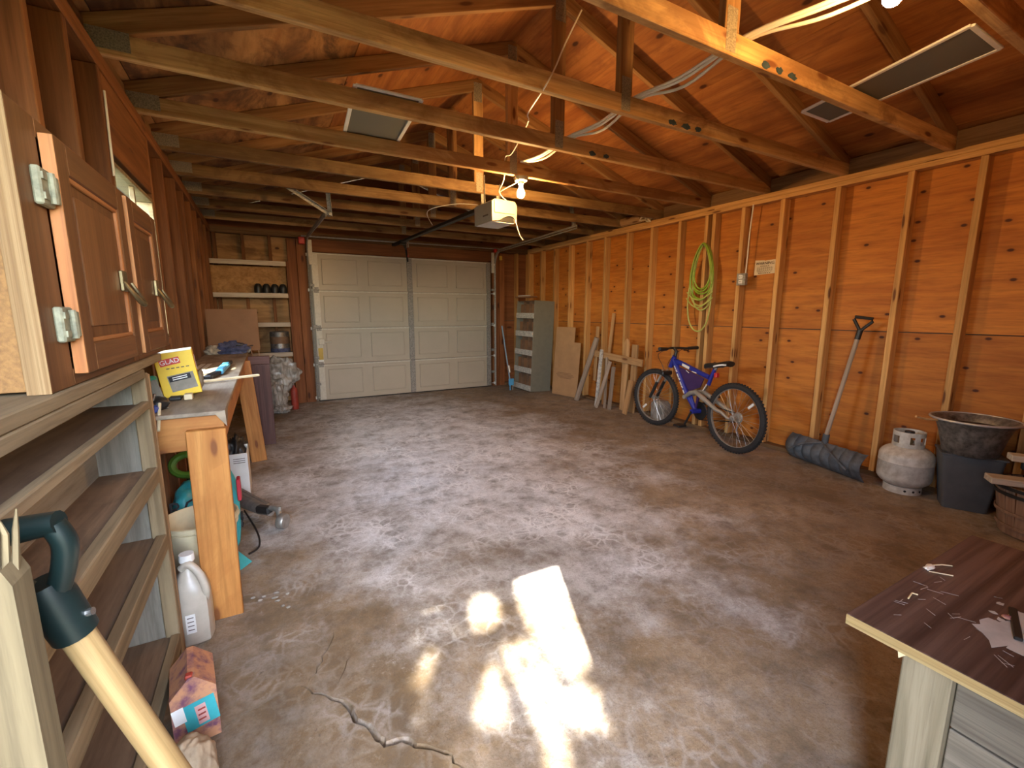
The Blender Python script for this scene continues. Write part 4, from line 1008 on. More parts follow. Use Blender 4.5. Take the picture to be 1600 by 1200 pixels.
# ------------------------------------------------------------------ grey pigeon-hole unit and neighbours
un = thing('storage_rack', 'tall grey metal rack of brown slots with white front slats', 'rack', (3.74, 6.13, 0))
U = Matrix.Translation((3.55, 5.84, 0.012)) @ Matrix.Rotation(math.radians(-1.5), 4, 'Z') @ Matrix.Rotation(math.radians(2.6), 4, 'Y')
UW, UD, UH = 0.56, 0.36, 1.41          # width along y, depth along x, height
def ub(nm, lo, hi, mat, par=un, ch=0.002):
    c = [(a + b_) / 2 for a, b_ in zip(lo, hi)]; d = [b_ - a for a, b_ in zip(lo, hi)]
    return MB().box(c, d, ch, U).build(nm, mat, par)
ub('side_panel', (0, 0, 0), (UD, 0.012, UH), 'shelf_metal'); ub('side_panel', (0, UW - 0.012, 0), (UD, UW, UH), 'shelf_metal')
ub('back_panel', (UD - 0.012, 0.0125, 0), (UD, UW - 0.0125, UH), 'slot_brown'); ub('top_panel', (0.02, 0.0125, UH - 0.012), (UD - 0.0125, UW - 0.0125, UH), 'slot_brown')
zs_ = [1.18, 0.897, 0.605, 0.325, 0.05]
for z in zs_:
    ub('slat', (-0.012, 0.002, z - 0.045), (0.0, UW - 0.002, z + 0.04), 'slat_white')
    ub('shelf', (0.004, 0.0125, z - 0.03), (UD - 0.0125, UW - 0.0125, z - 0.015), 'slot_brown')
for k in (1, 2):
    ub('divider', (0.02, UW * k / 3 - 0.006, 0.02), (UD - 0.0125, UW * k / 3 + 0.006, UH - 0.0125), 'slot_brown')
tops = zs_ + []
for r_, z in enumerate([1.165, 0.882, 0.59, 0.31, 0.035]):
    for k in range(3):
        y0 = UW * k / 3 + 0.014; y1 = UW * (k + 1) / 3 - 0.014
        h = 0.20 if r_ else 0.19
        ub('brown_carton', (0.05 + 0.03 * rnd.random(), y0, z + 0.002), (UD - 0.02, y1, z + h), 'cardboard_dark', un, 0.006)
tag(beam('rolled_paper', (3.60, 6.30, 1.475), (3.66, 5.95, 1.478), 0.16, 0.02, 'cardboard_dark'), 'flat dark carton lid lying on top of the grey rack', 'lid')
tag(tube('white_rod', [(3.60, 6.32, 1.497), (3.64, 6.02, 1.497)], 0.006, 'bright_white'), 'thin white rod on the dark lid atop the grey rack', 'rod')
# blue pump-like pole leaning in front of the rack
bp = thing('squeegee_pole', 'slim blue grey pole with pale blue foot leaning before the rack', 'pole', (3.40, 6.24, 0))
tube('pole', [(3.40, 6.22, 0.10), (3.37, 6.45, 1.02)], 0.012, 'blue_pole', bp)
tube('sleeve', [(3.395, 6.235, 0.28), (3.39, 6.262, 0.39)], 0.022, 'galv', bp)
MB().box((3.405, 6.20, 0.13), (0.09, 0.02, 0.11), 0.006).build('foot', 'blue_handle', bp)
tube('prong', [(3.385, 6.20, 0.0), (3.385, 6.20, 0.09)], 0.008, 'blue_handle', bp); tube('prong', [(3.43, 6.20, 0.0), (3.43, 6.20, 0.09)], 0.008, 'galv', bp)

# cardboard sheet leaning against the wall
Mc = facing((3.795, 5.61, 0.006), (0.10, -0.49, 0), (0.085, 0.02, 1.0))
cbp = [(0, 0), (0.30, -0.0), (0.30, 0.03), (0.50, 0.03), (0.50, 0.80), (0.375, 0.80), (0.375, 1.02), (0, 1.02)]
cbd = tag(MB().prism([(0, 0), (0.50, 0), (0.50, 0.80), (0.375, 0.80), (0.375, 1.02), (0, 1.02)], -0.006, 0, Mc).build('cardboard_sheet', 'cardboard'), 'notched brown cardboard sheet leaning on the wall right of the grey rack', 'cardboard')
for k, (x0, x1, y) in enumerate(((0.08, 0.36, 0.335), (0.06, 0.40, 0.315), (0.08, 0.42, 0.295), (0.10, 0.38, 0.278), (0.14, 0.36, 0.262))):
    MB().box(((x0 + x1) / 2, y, 0.0005), (x1 - x0, 0.009, 0.001), 0, Mc).build('printed_line', 'cardboard_dark', cbd)

# fence section and loose boards leaning on the studs
fp = thing('fence_section', 'short picket fence section with one rail leaning behind the bicycle', 'fence', (3.94, 4.3, 0))
beam('rail', (3.905, 4.74, 0.69), (3.905, 3.86, 0.64), 0.025, 0.085, 'picket', fp)
def picket(y0, y1, h, wd_, mat='picket', pointed=False, par=None, x0=3.86, nm='picket', lbl=None, x1=3.945):
    p0, p1 = Vector((x0, y0, 0.002)), Vector((x1, y1, h)); M, L = frame(p0, p1, (0, 1, 0))
    if pointed: poly = [(-L / 2, -wd_ / 2), (L / 2 - 0.06, -wd_ / 2), (L / 2 - 0.02, -wd_ * .3), (L / 2, 0), (L / 2 - 0.02, wd_ * .3), (L / 2 - 0.06, wd_ / 2), (-L / 2, wd_ / 2)]
    else: poly = [(-L / 2, -wd_ / 2), (L / 2, -wd_ / 2), (L / 2, wd_ / 2), (-L / 2, wd_ / 2)]
    R_ = Matrix(((1, 0, 0, 0), (0, 0, 1, 0), (0, 1, 0, 0), (0, 0, 0, 1)))
    o = MB().prism(poly, -0.009, 0.009, Matrix(((1, 0, 0, 0), (0, 0, -1, 0), (0, 1, 0, 0), (0, 0, 0, 1)))).build(nm, mat, par, M)
    if lbl: tag(o, lbl, 'board', 'loose boards leaning on the studs')
    return o
picket(4.20, 4.17, 0.92, 0.085, 'picket', True, fp, 3.925); picket(4.03, 4.03, 0.85, 0.095, 'picket', False, fp, 3.925)
picket(4.02, 3.98, 0.42, 0.07, 'picket', False, None, 3.80, 'board', 'short tan board standing just left of the bicycle front tyre', 3.855)
tag(rod('round_post', (3.80, 4.99, 0.012), (3.93, 4.74, 0.90), 0.036, 'picket_grey'), 'round weathered grey post leaning at a slant beside the cardboard', 'post')
picket(4.56, 4.565, 0.755, 0.05, 'slat_white', False, None, 3.80, 'board', 'narrow white painted board standing in front of the fence rail', 3.872)
picket(4.60, 4.57, 1.23, 0.045, 'picket', False, None, 3.95, 'board', 'tallest thin lath leaning on the stud behind the white board', 4.065)
picket(4.40, 4.46, 0.66, 0.035, 'picket_grey', False, None, 3.81, 'board', 'dark slanting stick between the white board and the pickets', 3.872)
picket(4.48, 4.35, 0.62, 0.045, 'picket_grey', False, None, 3.735, 'board', 'grey stick crossing the slanting one beside the white board', 3.838)
picket(4.30, 4.33, 0.55, 0.055, 'picket_grey', False, None, 3.80, 'board', 'short grey board just left of the pointed picket', 3.878)
tag(beam('board', (3.975, 4.82, 0.30), (3.975, 4.78, 1.05), 0.02, 0.05, 'picket', None, (0, 1, 0)), 'thin brown lath against the stud behind the slanting round post', 'board')

# ------------------------------------------------------------------ things on the right wall
ex = thing('extension_cord', 'bright green cord coiled in long loops hanging on the double stud', 'cord', (3.985, 3.14, 1.93))
for k, (ht, wd_, top, off, mt) in enumerate(((0.50, 0.155, 1.93, 0.0, 'hose_green'), (0.47, 0.135, 1.925, 0.01, 'hose_green'), (0.55, 0.17, 1.93, 0.005, 'hose_green'), (0.44, 0.12, 1.92, -0.005, 'hose_green'), (0.57, 0.16, 1.935, 0.0, 'hose_green'), (0.62, 0.175, 1.93, 0.012, 'hose_pale'), (0.66, 0.15, 1.925, -0.01, 'hose_pale'), (0.885, 0.185, 1.93, 0.015, 'hose_pale'))):
    pts = []
    for j in range(40):
        a = 2 * math.pi * j / 40; sy = math.sin(a); cz = math.cos(a)
        wv_ = wd_ * (0.55 + 0.45 * (1 - cz) / 2) if True else wd_
        pts.append((3.978 - 0.006 * k % 0.03 - 0.004 * math.sin(3 * a + k), 3.155 + off + wv_ * sy * (1.0 if k < 7 else 0.95), top - ht / 2 + ht / 2 * cz))
    MB().tube(pts, 0.0078, 6, True).build('loop', mt, ex, None, True)
for k, (z, w2, sag) in enumerate(((1.42, 0.155, 0.05), (1.36, 0.16, 0.07))):
    tube('wrap', bez([(3.945, 3.155 + w2, z + 0.03), (3.935, 3.155 + w2 * .5, z - sag * .6), (3.935, 3.155, z - sag), (3.935, 3.155 - w2 * .5, z - sag * .5), (3.945, 3.155 - w2, z + 0.03)], 5), 0.0065, 'hose_pale', ex, 6)
tube('nail', [(4.0, 3.155, 1.905), (3.93, 3.155, 1.92)], 0.005, 'galv', ex)

ot = thing('power_outlet', 'small metal outlet box with white sockets on the stud below the warning sign', 'outlet', (3.99, 2.72, 1.55))
bx('box', (3.955, 2.672, 1.495), (4.0, 2.758, 1.605), 'galv_dull', ot, 0.004)
for z in (1.528, 1.572):
    s0 = bx('socket', (3.950, 2.697, z - 0.017), (3.956, 2.733, z + 0.017), 'bright_white', ot, 0.003)
    for y in (2.708, 2.722): MB().box((3.9495, y, z), (0.0015, 0.004, 0.013)).build('slot', 'ink_black', s0)
tube('feed_cable', bez([(4.0, 2.70, 1.60), (4.0, 2.695, 1.75), (3.998, 2.69, 1.95), (3.995, 2.673, 2.215)], 6), 0.006, 'cable_white', ot, 8)

sg = tag(MB().prism([(0, 0), (0.20, 0.008), (0.205, 0.13), (0.105, 0.128), (0.10, 0.122), (0.093, 0.13), (0.003, 0.136)], -0.003, 0, facing((4.088, 2.672, 1.588), (0, -1, 0), (0, 0, 1))).build('warning_sign', 'paper'), 'cream paper warning sign tacked between studs above the outlet', 'sign')
text('heading', 'WARNING', 0.036, 'ink', facing((4.0845, 2.572, 1.69), (0, -1, 0), (0, 0, 1)), sg)
for k, (w2, z, h) in enumerate(((0.09, 1.666, 0.005), (0.15, 1.652, 0.003), (0.155, 1.643, 0.003), (0.15, 1.634, 0.003), (0.155, 1.625, 0.003), (0.14, 1.616, 0.003), (0.12, 1.603, 0.006))):
    n = int(w2 / 0.018)
    for j in range(n):
        MB().box((4.0844, 2.572 + w2 / 2 - (j + .5) * w2 / n, z), (0.001, w2 / n * rnd.uniform(.6, .85), h)).build('text_line', 'ink', sg)

# bark log and torn cardboard lying on the right wall plate under the roof
tag(rod('log', (3.985, 4.05, 2.338), (3.985, 4.38, 2.337), 0.05, 'picket'), 'short split log lying on the wall plate under the eave', 'log')
bm_ = bmesh.new(); bmesh.ops.create_grid(bm_, x_segments=16, y_segments=10, size=0.5)
for v_ in bm_.verts:
    x, y = v_.co.x, v_.co.y
    q = noise.noise(Vector((x * 5, y * 5, 2.2)))
    v_.co = Vector((3.93 + 0.17 * x, 3.93 + 0.05 * q, 2.335 + 0.11 * y + 0.03 * noise.noise(Vector((x * 6, 1, y * 9))) - 0.02 * abs(x)))
me = bpy.data.meshes.new('torn_cardboard'); bm_.to_mesh(me); bm_.free(); me.materials.append(MATS['paper'])
tc = place('torn_cardboard', me); sm_ = tc.modifiers.new('thick', 'SOLIDIFY'); sm_.thickness = 0.004
tag(tc, 'torn pale cardboard scrap tucked at the eave beside the log', 'cardboard')

# ------------------------------------------------------------------ window screens lying on the trusses, cables
def screen(label, corners, z):
    S = thing('window_screen', label, 'screen', (sum(c[0] for c in corners) / 4, sum(c[1] for c in corners) / 4, z))
    P = [Vector((c[0], c[1], z + c[2])) for c in corners]
    for k in range(4): beam('frame_rail', P[k], P[(k + 1) % 4], 0.022, 0.010, 'bright_white', S)
    nrm = Vector((0, 0, 0.0012)); MB().add([p + nrm for p in P] + [p - nrm for p in P], [(0, 1, 2, 3), (7, 6, 5, 4), (0, 4, 5, 1), (1, 5, 6, 2), (2, 6, 7, 3), (3, 7, 4, 0)]).build('mesh', 'screen', S)
screen('white framed grey screen lying over the trusses left of the middle', [(0.495, 2.54, 0), (0.84, 2.54, 0), (0.885, 3.245, 0), (0.545, 3.245, 0)], 2.384)
screen('white framed grey screen lying over the trusses at the top right', [(2.60, 0.86, 0.01), (2.93, 0.86, 0.01), (3.08, 1.62, 0), (2.80, 1.62, 0)], 2.384)
for k, (off, sag, lbl) in enumerate(((0.0, 0.0, 'uppermost'), (0.018, 0.006, 'middle'), (0.038, 0.03, 'lowest, sagging'))):
    pts = [(2.02 + off, 0.75, 2.387), (1.90 + off, 1.05, 2.372 - sag), (1.845 + off, 1.348, 2.384), (1.835 + off, 1.66, 2.36 - sag), (1.83 + off, 1.961, 2.384), (1.835 + off, 2.26, 2.36 - sag), (1.84 + off, 2.575, 2.384), (1.835 + off, 2.9, 2.365 - sag * .5), (1.815 + off * .7, 3.15, 2.384)]
    tag(tube('power_cable', bez(pts, 6), 0.0075, 'cable_white', None, 8), 'white power cable draped along the king posts, %s of three' % lbl, 'cable')
tag(tube('hanging_cord', bez([(1.46, 1.95, 2.69), (1.38, 1.97, 2.53), (1.31, 1.95, 2.40), (1.24, 1.935, 2.29), (1.40, 2.35, 2.36), (1.52, 2.555, 2.40), (1.60, 2.9, 2.34), (1.69, 3.17, 2.40), (1.72, 3.25, 2.27), (1.78, 3.45, 2.23), (1.86, 3.52, 2.20)], 6), 0.0042, 'cable_white', None, 6), 'thin white cord hanging from the roof down to the door opener', 'cord')
tag(tube('tangled_wire', bez([(1.79, 3.23, 2.38), (1.78, 3.17, 2.27), (1.81, 3.17, 2.255), (1.80, 3.22, 2.24), (1.77, 3.40, 2.22), (1.83, 3.50, 2.21), (1.90, 3.55, 2.195)], 6), 0.0042, 'cable_white', None, 6), 'tangled white wire between the bulb socket and the opener', 'wire')
tag(tube('wall_wire', bez([(-0.495, 2.51, 2.13), (-0.495, 2.50, 2.0), (-0.495, 2.485, 1.80)], 5), 0.0045, 'cable_white', None, 6), 'thin white wire running down the left wall above the cabinet', 'wire')

# ------------------------------------------------------------------ wall cabinet on the left
cb = thing('wall_cabinet', 'brown two-door wooden cabinet standing on the open shelving at the left', 'cabinet', (-0.45, 1.65, 1.10))
bx('side_panel', (-0.498, 1.125, 1.105), (-0.386, 1.14, 1.60), 'particle', cb, 0.001)
bx('side_panel', (-0.498, 2.185, 1.105), (-0.386, 2.20, 1.60), 'particle', cb, 0.001)
bx('bottom_panel', (-0.498, 1.141, 1.105), (-0.386, 2.184, 1.12), 'particle', cb, 0.001)
bx('top_panel', (-0.498, 1.125, 1.601), (-0.386, 2.20, 1.615), 'cabinet_brown', cb, 0.001)
for y0, y1 in ((1.112, 1.225), (1.715, 1.77), (2.13, 2.205)): bx('face_stile', (-0.385, y0, 1.10), (-0.352, y1, 1.612), 'cabinet_brown', cb, 0.002)
for z0, z1 in ((1.10, 1.135), (1.575, 1.612)):
    for y0, y1 in ((1.226, 1.714), (1.771, 2.129)): bx('face_rail', (-0.385, y0, z0), (-0.352, y1, z1), 'cabinet_brown', cb, 0.002)
bx('edge_band', (-0.3855, 1.1095, 1.10), (-0.352, 1.1115, 1.612), 'ply_edge', cb, 0.0005)['label'] = 'bare striped plywood edge'
def cab_door(y0, y1):
    z0, z1 = 1.122, 1.588; xa, xb = -0.351, -0.330
    dd = bx('door', (xa, y0 + 0.003, z0 + 0.05), (xa + 0.010, y1 - 0.003, z1 - 0.05), 'cabinet_brown', cb, 0.001, 2)
    for a, b_ in ((y0, y0 + 0.062), (y1 - 0.062, y1)): bx('door_stile', (xa, a, z0), (xb, b_, z1), 'cabinet_brown', dd, 0.003)
    for a, b_ in ((z0, z0 + 0.062), (z1 - 0.062, z1)): bx('door_rail', (xa, y0 + 0.0625, a), (xb, y1 - 0.0625, b_), 'cabinet_brown', dd, 0.003)
    bx('edge_band', (xa, y0 - 0.0018, z0 + 0.002), (xb, y0 - 0.0002, z1 - 0.002), 'cabinet_lit', dd, 0.0004)  # near edge painted lighter, as daylight would make it
    # bead round the recessed field, its lit sides painted lighter
    a, b_, c_, e_ = y0 + 0.066, y1 - 0.066, z0 + 0.066, z1 - 0.066
    for (p, q) in (((a, c_), (a, e_)), ((b_, c_), (b_, e_)), ((a, c_), (b_, c_)), ((a, e_), (b_, e_))):
        beam('bead', (-0.338, p[0], p[1]), (-0.338, q[0], q[1]), 0.010, 0.010, 'cabinet_brown' if p[0] == a and q[0] == a else 'cabinet_lit', dd, (1, 0, 0), 0.003)
    bx('field_panel', (-0.342, a + 0.03, c_ + 0.03), (-0.336, b_ - 0.03, e_ - 0.03), 'cabinet_brown', dd, 0.003, 2)
    # ring pull
    hy = y1 - 0.10; hz = 1.315
    bx('pull_plate', (-0.3365, hy - 0.02, hz - 0.01), (-0.326, hy + 0.02, hz + 0.045), 'brass', dd, 0.004)
    pts = [(-0.325 + 0.030 * math.sin(math.pi * k / 12), hy + 0.012 + 0.042 * math.cos(math.pi * k / 12 + 0.0) * 0.9, hz + 0.015 - 0.060 * math.sin(math.pi * k / 12)) for k in range(13)]
    MB().tube(pts, [0.004 + 0.0035 * math.sin(math.pi * k / 12) for k in range(13)], 8).build('ring_pull', 'brass', dd, None, True)
    return dd
d1 = cab_door(1.232, 1.712); cab_door(1.758, 2.150)
for z in (1.480, 1.225):
    hg = MB().box((-0.345, 1.196, z), (0.014, 0.055, 0.068), 0.003)
    hg.tube([(-0.334, 1.205, z - 0.028), (-0.334, 1.205, z + 0.028)], 0.006, 8)
    hg.box((-0.334, 1.222, z), (0.008, 0.014, 0.05), 0.002); hg.box((-0.3365, 1.182, z + 0.018), (0.003, 0.02, 0.012)); hg.box((-0.3365, 1.182, z - 0.018), (0.003, 0.02, 0.012))
    hg.build('hinge', 'hinge_metal', cb)

# ------------------------------------------------------------------ open shelving under the cabinet
sv = thing('shelving_unit', 'weathered open wooden shelving below the brown cabinet', 'shelves', (-0.46, 1.2, 0))
beam('post', (-0.365, 1.805, 0.0), (-0.365, 1.80, 1.055), 0.040, 0.045, 'weathered', sv, (0, 1, 0))
bx('post_band', (-0.386, 1.822, 0.004), (-0.343, 1.834, 1.05), 'blocking', sv)
bx('end_panel', (-0.498, 1.792, 0.0), (-0.387, 1.806, 1.05), 'weathered_grey', sv, 0.001)
bx('top_board', (-0.498, 0.60, 1.072), (-0.345, 2.06, 1.099), 'weathered', sv)
bx('front_fascia', (-0.366, 0.60, 1.043), (-0.344, 1.776, 1.071), 'weathered', sv)
for z, rh, rt in ((0.955, 0.022, 0.02), (0.735, 0.05, 0.028), (0.50, 0.05, 0.028), (0.13, 0.05, 0.025)):
    bx('shelf', (-0.498, 0.60, z - 0.016), (-0.345 - rt - 0.001, 1.79, z + 0.004), 'shelf_board', sv, 0.002)
    bx('front_rail', (-0.345 - rt, 0.60, z - rh + 0.012), (-0.343, 1.778, z + 0.014), 'weathered', sv)
bx('back_board', (-0.4985, 0.60, 0.10), (-0.493, 1.79, 1.06), 'weathered_grey', sv, 0.001)
bx('end_panel', (-0.498, 0.585, 0.0), (-0.346, 0.599, 1.06), 'weathered_grey', sv, 0.001)

# splintered post at the left edge of the picture
rr_ = random.Random(3); poly = [(-1.032, -0.045), (-1.032, 0.045)]
for k in range(15): poly.append((0.0 + rr_.uniform(-0.04, 0.02) - (0.03 if k < 4 else 0), 0.045 - 0.09 * k / 14))
Mpst = facing((-0.286, 0.615, 1.035), (0, 0, 1), (1, 0, 0))          # local x up, local y to the right
post_ = tag(MB().prism(poly, -0.02, 0.02).build('broken_post', 'post_wood', None, Mpst), 'pale wooden post with a splintered top at the left edge', 'post')
for k in range(12):
    y = 0.040 - 0.0068 * k
    MB().tube([(-0.05, y, 0.004), (rr_.uniform(-.01, .01), y + rr_.uniform(-.004, .008), rr_.uniform(-.012, .012)), (rr_.uniform(.006, .024), y + rr_.uniform(-.004, .012), rr_.uniform(-.018, .018))], [0.0035, 0.0028, 0.0008], 5).build('splinter', 'post_wood', post_, Mpst)

# ------------------------------------------------------------------ spade leaning in front of the shelving
spd = thing('garden_spade', 'spade with a pale ash shaft and dark green handle at lower left', 'spade', (-0.03, 0.81, 0))
A_ = Vector((-0.249, 0.713, 0.872)); Bq = Vector((-0.042, 0.805, 0.02)); ad = (Bq - A_).normalized()
rod('shaft', A_ - ad * 0.02, A_ + ad * 0.62, 0.018, 'ash_handle', spd, 18, [0.0175, 0.0180, 0.0185, 0.019])
MB().tube([A_ - ad * 0.055, A_ - ad * 0.03, A_ + ad * 0.028], [0.021, 0.0245, 0.0235], 18).build('collar', 'dark_green', spd, None, True)
rgt = Vector((0.876, -0.483, 0)); upc = Vector((0.078, 0.141, 0.987))
lat_ = (rgt * 0.75 + upc * 0.62); lat_ = (lat_ - ad * lat_.dot(ad)).normalized()
for s_ in (-1, 1):
    MB().tube(bez([A_ - ad * 0.035 + lat_ * s_ * 0.008, A_ - ad * 0.068 + lat_ * s_ * 0.030, A_ - ad * 0.100 + lat_ * s_ * 0.045, A_ - ad * 0.128 + lat_ * s_ * 0.044], 5), 0.0125, 10).build('handle_arm', 'dark_green', spd, None, True)
MB().tube([A_ - ad * 0.128 - lat_ * 0.052, A_ - ad * 0.131, A_ - ad * 0.128 + lat_ * 0.052], [0.0135, 0.0165, 0.0135], 12).build('grip_bar', 'dark_green', spd, None, True)
sdv = ad.cross(lat_)
MB().tube([A_ + ad * 0.004 + lat_ * 0.022, A_ + ad * 0.004 + lat_ * 0.030], 0.005, 8).build('rivet', 'chrome', spd, None, True)
for k in (0, 1): MB().box((0, 0, 0), (0.034, 0.0022, 0.0012), 0, frame(A_ - ad * 0.02, A_ + ad * 0.014, -sdv)[0] @ Matrix.Translation((0, -0.004 + 0.010 * k, 0.0242))).build('moulded_line', 'galv', spd)
MB().tube([A_ + ad * 0.60, A_ + ad * 0.72], [0.021, 0.024], 12).build('ferrule', 'galv', spd, None, True)
Mbl, Lb = frame(A_ + ad * 0.70, Bq, lat_.cross(ad))
MB().prism([(-Lb / 2, -0.07), (Lb / 2 - 0.05, -0.075), (Lb / 2, 0), (Lb / 2 - 0.05, 0.075), (-Lb / 2, 0.07)], -0.002, 0.002, Mbl).build('blade', 'galv_dull', spd)

# ------------------------------------------------------------------ workbench
wb_ = thing('workbench', 'long wooden workbench with grey worn top along the left wall', 'workbench', (-0.37, 3.6, 0))
bx('bench_top', (-0.498, 2.045, 0.850), (-0.165, 5.17, 0.866), 'bench_top', wb_, 0.002)
bx('end_apron', (-0.498, 2.062, 0.715), (-0.172, 2.10, 0.849), 'bench_wood', wb_)
bx('front_apron', (-0.212, 2.101, 0.735), (-0.176, 5.15, 0.849), 'bench_wood', wb_)
bx('back_apron', (-0.498, 2.101, 0.735), (-0.46, 5.15, 0.849), 'blocking', wb_)
beam('leg', (-0.238, 2.04, 0.0), (-0.232, 2.04, 0.80), 0.130, 0.040, 'bench_wood', wb_, (0, 1, 0))
beam('leg', (-0.130, 4.20, 0.0), (-0.19, 4.24, 0.848), 0.115, 0.040, 'bench_wood', wb_, (0, 1, 0))
beam('leg', (-0.45, 2.082, 0.0), (-0.45, 2.082, 0.714), 0.09, 0.038, 'blocking', wb_, (0, 1, 0))
beam('leg', (-0.45, 4.60, 0.0), (-0.45, 4.60, 0.735), 0.09, 0.038, 'blocking', wb_, (0, 1, 0))
MB().add([(-0.165, 2.043, 0.866), (-0.165, 2.20, 0.866), (-0.163, 2.05, 0.80), (-0.20, 2.041, 0.858), (-0.165, 2.12, 0.81)], [(0, 1, 4, 2), (0, 2, 3)]).build('torn_cover_corner', 'bench_top', wb_)

# yellow bag box
gl = thing('trash_bag_box', 'yellow trash bag box on the near end of the workbench', 'box', (-0.36, 2.53, 0.866))
GM = Matrix.Translation((-0.358, 2.55, 0.868)) @ Matrix.Rotation(math.radians(6), 4, 'Z') @ Matrix.Rotation(math.radians(-7), 4, 'Y')
GM = Matrix.Translation((0, 0, 0.007)) @ GM
GW, GD, GH = 0.142, 0.185, 0.198
MB().box((0, 0, GH / 2), (GW, GD, GH), 0.002, GM).build('carton', 'glad_yellow', gl)
MB().box((0, 0, GH + 0.0005), (GW - 0.004, GD - 0.004, 0.001), 0, GM).build('top_flap', 'glad_top', gl)
fM = GM @ facing((0, -GD / 2 - 0.0008, 0), (1, 0, 0), (0, 0, 1)); sM = GM @ facing((GW / 2 + 0.0008, 0, 0), (0, 1, 0), (0, 0, 1))
def plate(nm, M, x, y, w_, h, mat, par, rot=0.0, lift=0.0): return MB().box((0, 0, 0.0004 + lift), (w_, h, 0.0008), 0, M @ Matrix.Translation((x, y, 0)) @ Matrix.Rotation(rot, 4, 'Z')).build(nm, mat, par)
plate('brand_panel', fM, -0.018, 0.158, 0.075, 0.030, 'glad_red', gl, 0.10)
text('lettering', 'GLAD', 0.028, 'bright_white', fM @ Matrix.Translation((-0.018, 0.158, 0.0012)) @ Matrix.Rotation(0.10, 4, 'Z'), gl)
plate('brand_panel', sM, -0.02, 0.135, 0.085, 0.040, 'glad_red', gl, 0.75)
text('lettering', 'GLAD', 0.034, 'bright_white', sM @ Matrix.Translation((-0.02, 0.135, 0.0012)) @ Matrix.Rotation(0.75, 4, 'Z'), gl)
for k in range(5): plate('small_print', fM, -0.03 + 0.018 * k, 0.128, 0.012, 0.004, 'ink', gl)
plate('picture', fM, 0.010, 0.062, 0.098, 0.074, 'bag_grey', gl, 0.08); plate('picture_band', fM, 0.004, 0.082, 0.082, 0.024, 'ink_black', gl, 0.08, 0.001)
for k in range(2): plate('picture_text', fM, 0.004, 0.087 - 0.009 * k, 0.055, 0.004, 'bright_white', gl, 0.08, 0.002)
blob('bag_lump', (GM @ Vector((GW / 2 + 0.004, 0.03, 0.05))), (0.012, 0.05, 0.045), 'bag_grey', gl, 0.4, 7, 3, 3)

# clutter on the bench
tag(beam('green_tin', (-0.435, 2.20, 0.871), (-0.445, 2.215, 0.995), 0.10, 0.045, 'green_tin', None, (0, 1, 0), 0.006), 'green tin standing behind the shelving post on the bench', 'tin')
tag(beam('thin_board', (-0.375, 2.160, 0.869), (-0.405, 2.168, 0.985), 0.035, 0.010, 'weathered_grey', None, (0, 1, 0)), 'thin grey board leaning on the green tin', 'board')
pg = thing('hand_pump', 'blue and black hand tool lying on the near corner of the workbench', 'tool', (-0.40, 2.11, 0.867))
blob('blue_body', (-0.405, 2.09, 0.885), (0.030, 0.04, 0.018), 'blue_plastic', pg, 0.2, 4, 1, 3, -0.95)
blob('black_body', (-0.388, 2.15, 0.897), (0.036, 0.045, 0.028), 'black_plastic', pg, 0.25, 5, 2, 3, -0.95)
tube('jaw', [(-0.40, 2.12, 0.905), (-0.39, 2.12, 0.94)], 0.005, 'chrome', pg)
tube('wire_arm', bez([(-0.39, 2.08, 0.905), (-0.42, 1.95, 0.915), (-0.40, 1.84, 0.92)], 6), 0.0035, 'brass', pg)
tag(tube('paint_stick', [(-0.375, 2.10, 0.905), (-0.375, 2.022, 0.815)], 0.0055, 'straw'), 'pale thin stick poking over the near edge of the bench', 'stick')
tag(bx('wood_block', (-0.335, 2.36, 0.868), (-0.305, 2.40, 0.893), 'straw', None, 0.002), 'small pale wood block in front of the yellow box', 'block')
tag(bx('black_clip', (-0.39, 2.37, 0.8675), (-0.345, 2.41, 0.884), 'black_plastic', None, 0.004), 'small black clip lying in front of the yellow box', 'clip')
tag(beam('wood_lath', (-0.32, 2.86, 0.879), (-0.055, 2.99, 0.881), 0.022, 0.013, 'straw', None), 'pale wooden lath lying across the bench with its end overhanging', 'lath')
ks = thing('pull_saw', 'saw with a light blue handle lying on the bench', 'saw', (-0.28, 3.4, 0.867))
beam('handle', (-0.268, 3.22, 0.886), (-0.255, 3.62, 0.890), 0.045, 0.032, 'blue_handle', ks, (0, 0, 1), 0.012)
beam('handle_butt', (-0.258, 3.60, 0.89), (-0.242, 3.80, 0.888), 0.03, 0.025, 'black_plastic', ks, (0, 0, 1), 0.008)
beam('ferrule', (-0.275, 3.22, 0.884), (-0.31, 3.02, 0.880), 0.04, 0.022, 'black_plastic', ks, (0, 0, 1), 0.006)
beam('blade', (-0.31, 3.03, 0.870), (-0.37, 2.72, 0.870), 0.05, 0.002, 'galv', ks)
for k in range(2): tag(beam('metal_rule', (-0.44 + 0.035 * k, 3.0, 0.8685), (-0.42 + 0.04 * k, 3.95, 0.8685), 0.028, 0.002, 'bright_white', None), ('left' if k == 0 else 'right') + ' bright metal rule lying on the bench beside the blue saw', 'rule')
rg = thing('rag_pile', 'crumpled dark blue and white rags heaped at the far bench end', 'rag', (-0.33, 4.9, 0.867))
blob('blue_cloth', (-0.29, 4.86, 0.905), (0.13, 0.10, 0.062), 'rag_blue', rg, 0.5, 6, 4, 5, -0.6)
blob('white_cloth', (-0.43, 4.82, 0.895), (0.06, 0.06, 0.05), 'rag_white', rg, 0.55, 7, 6, 4, -0.55)
blob('dark_patch', (-0.225, 4.85, 0.945), (0.045, 0.04, 0.02), 'black_plastic', rg, 0.3, 5, 8, 3)
cl_ = thing('bar_clamp', 'small steel clamp hanging on the far bench corner', 'clamp', (-0.15, 4.9, 0.87))
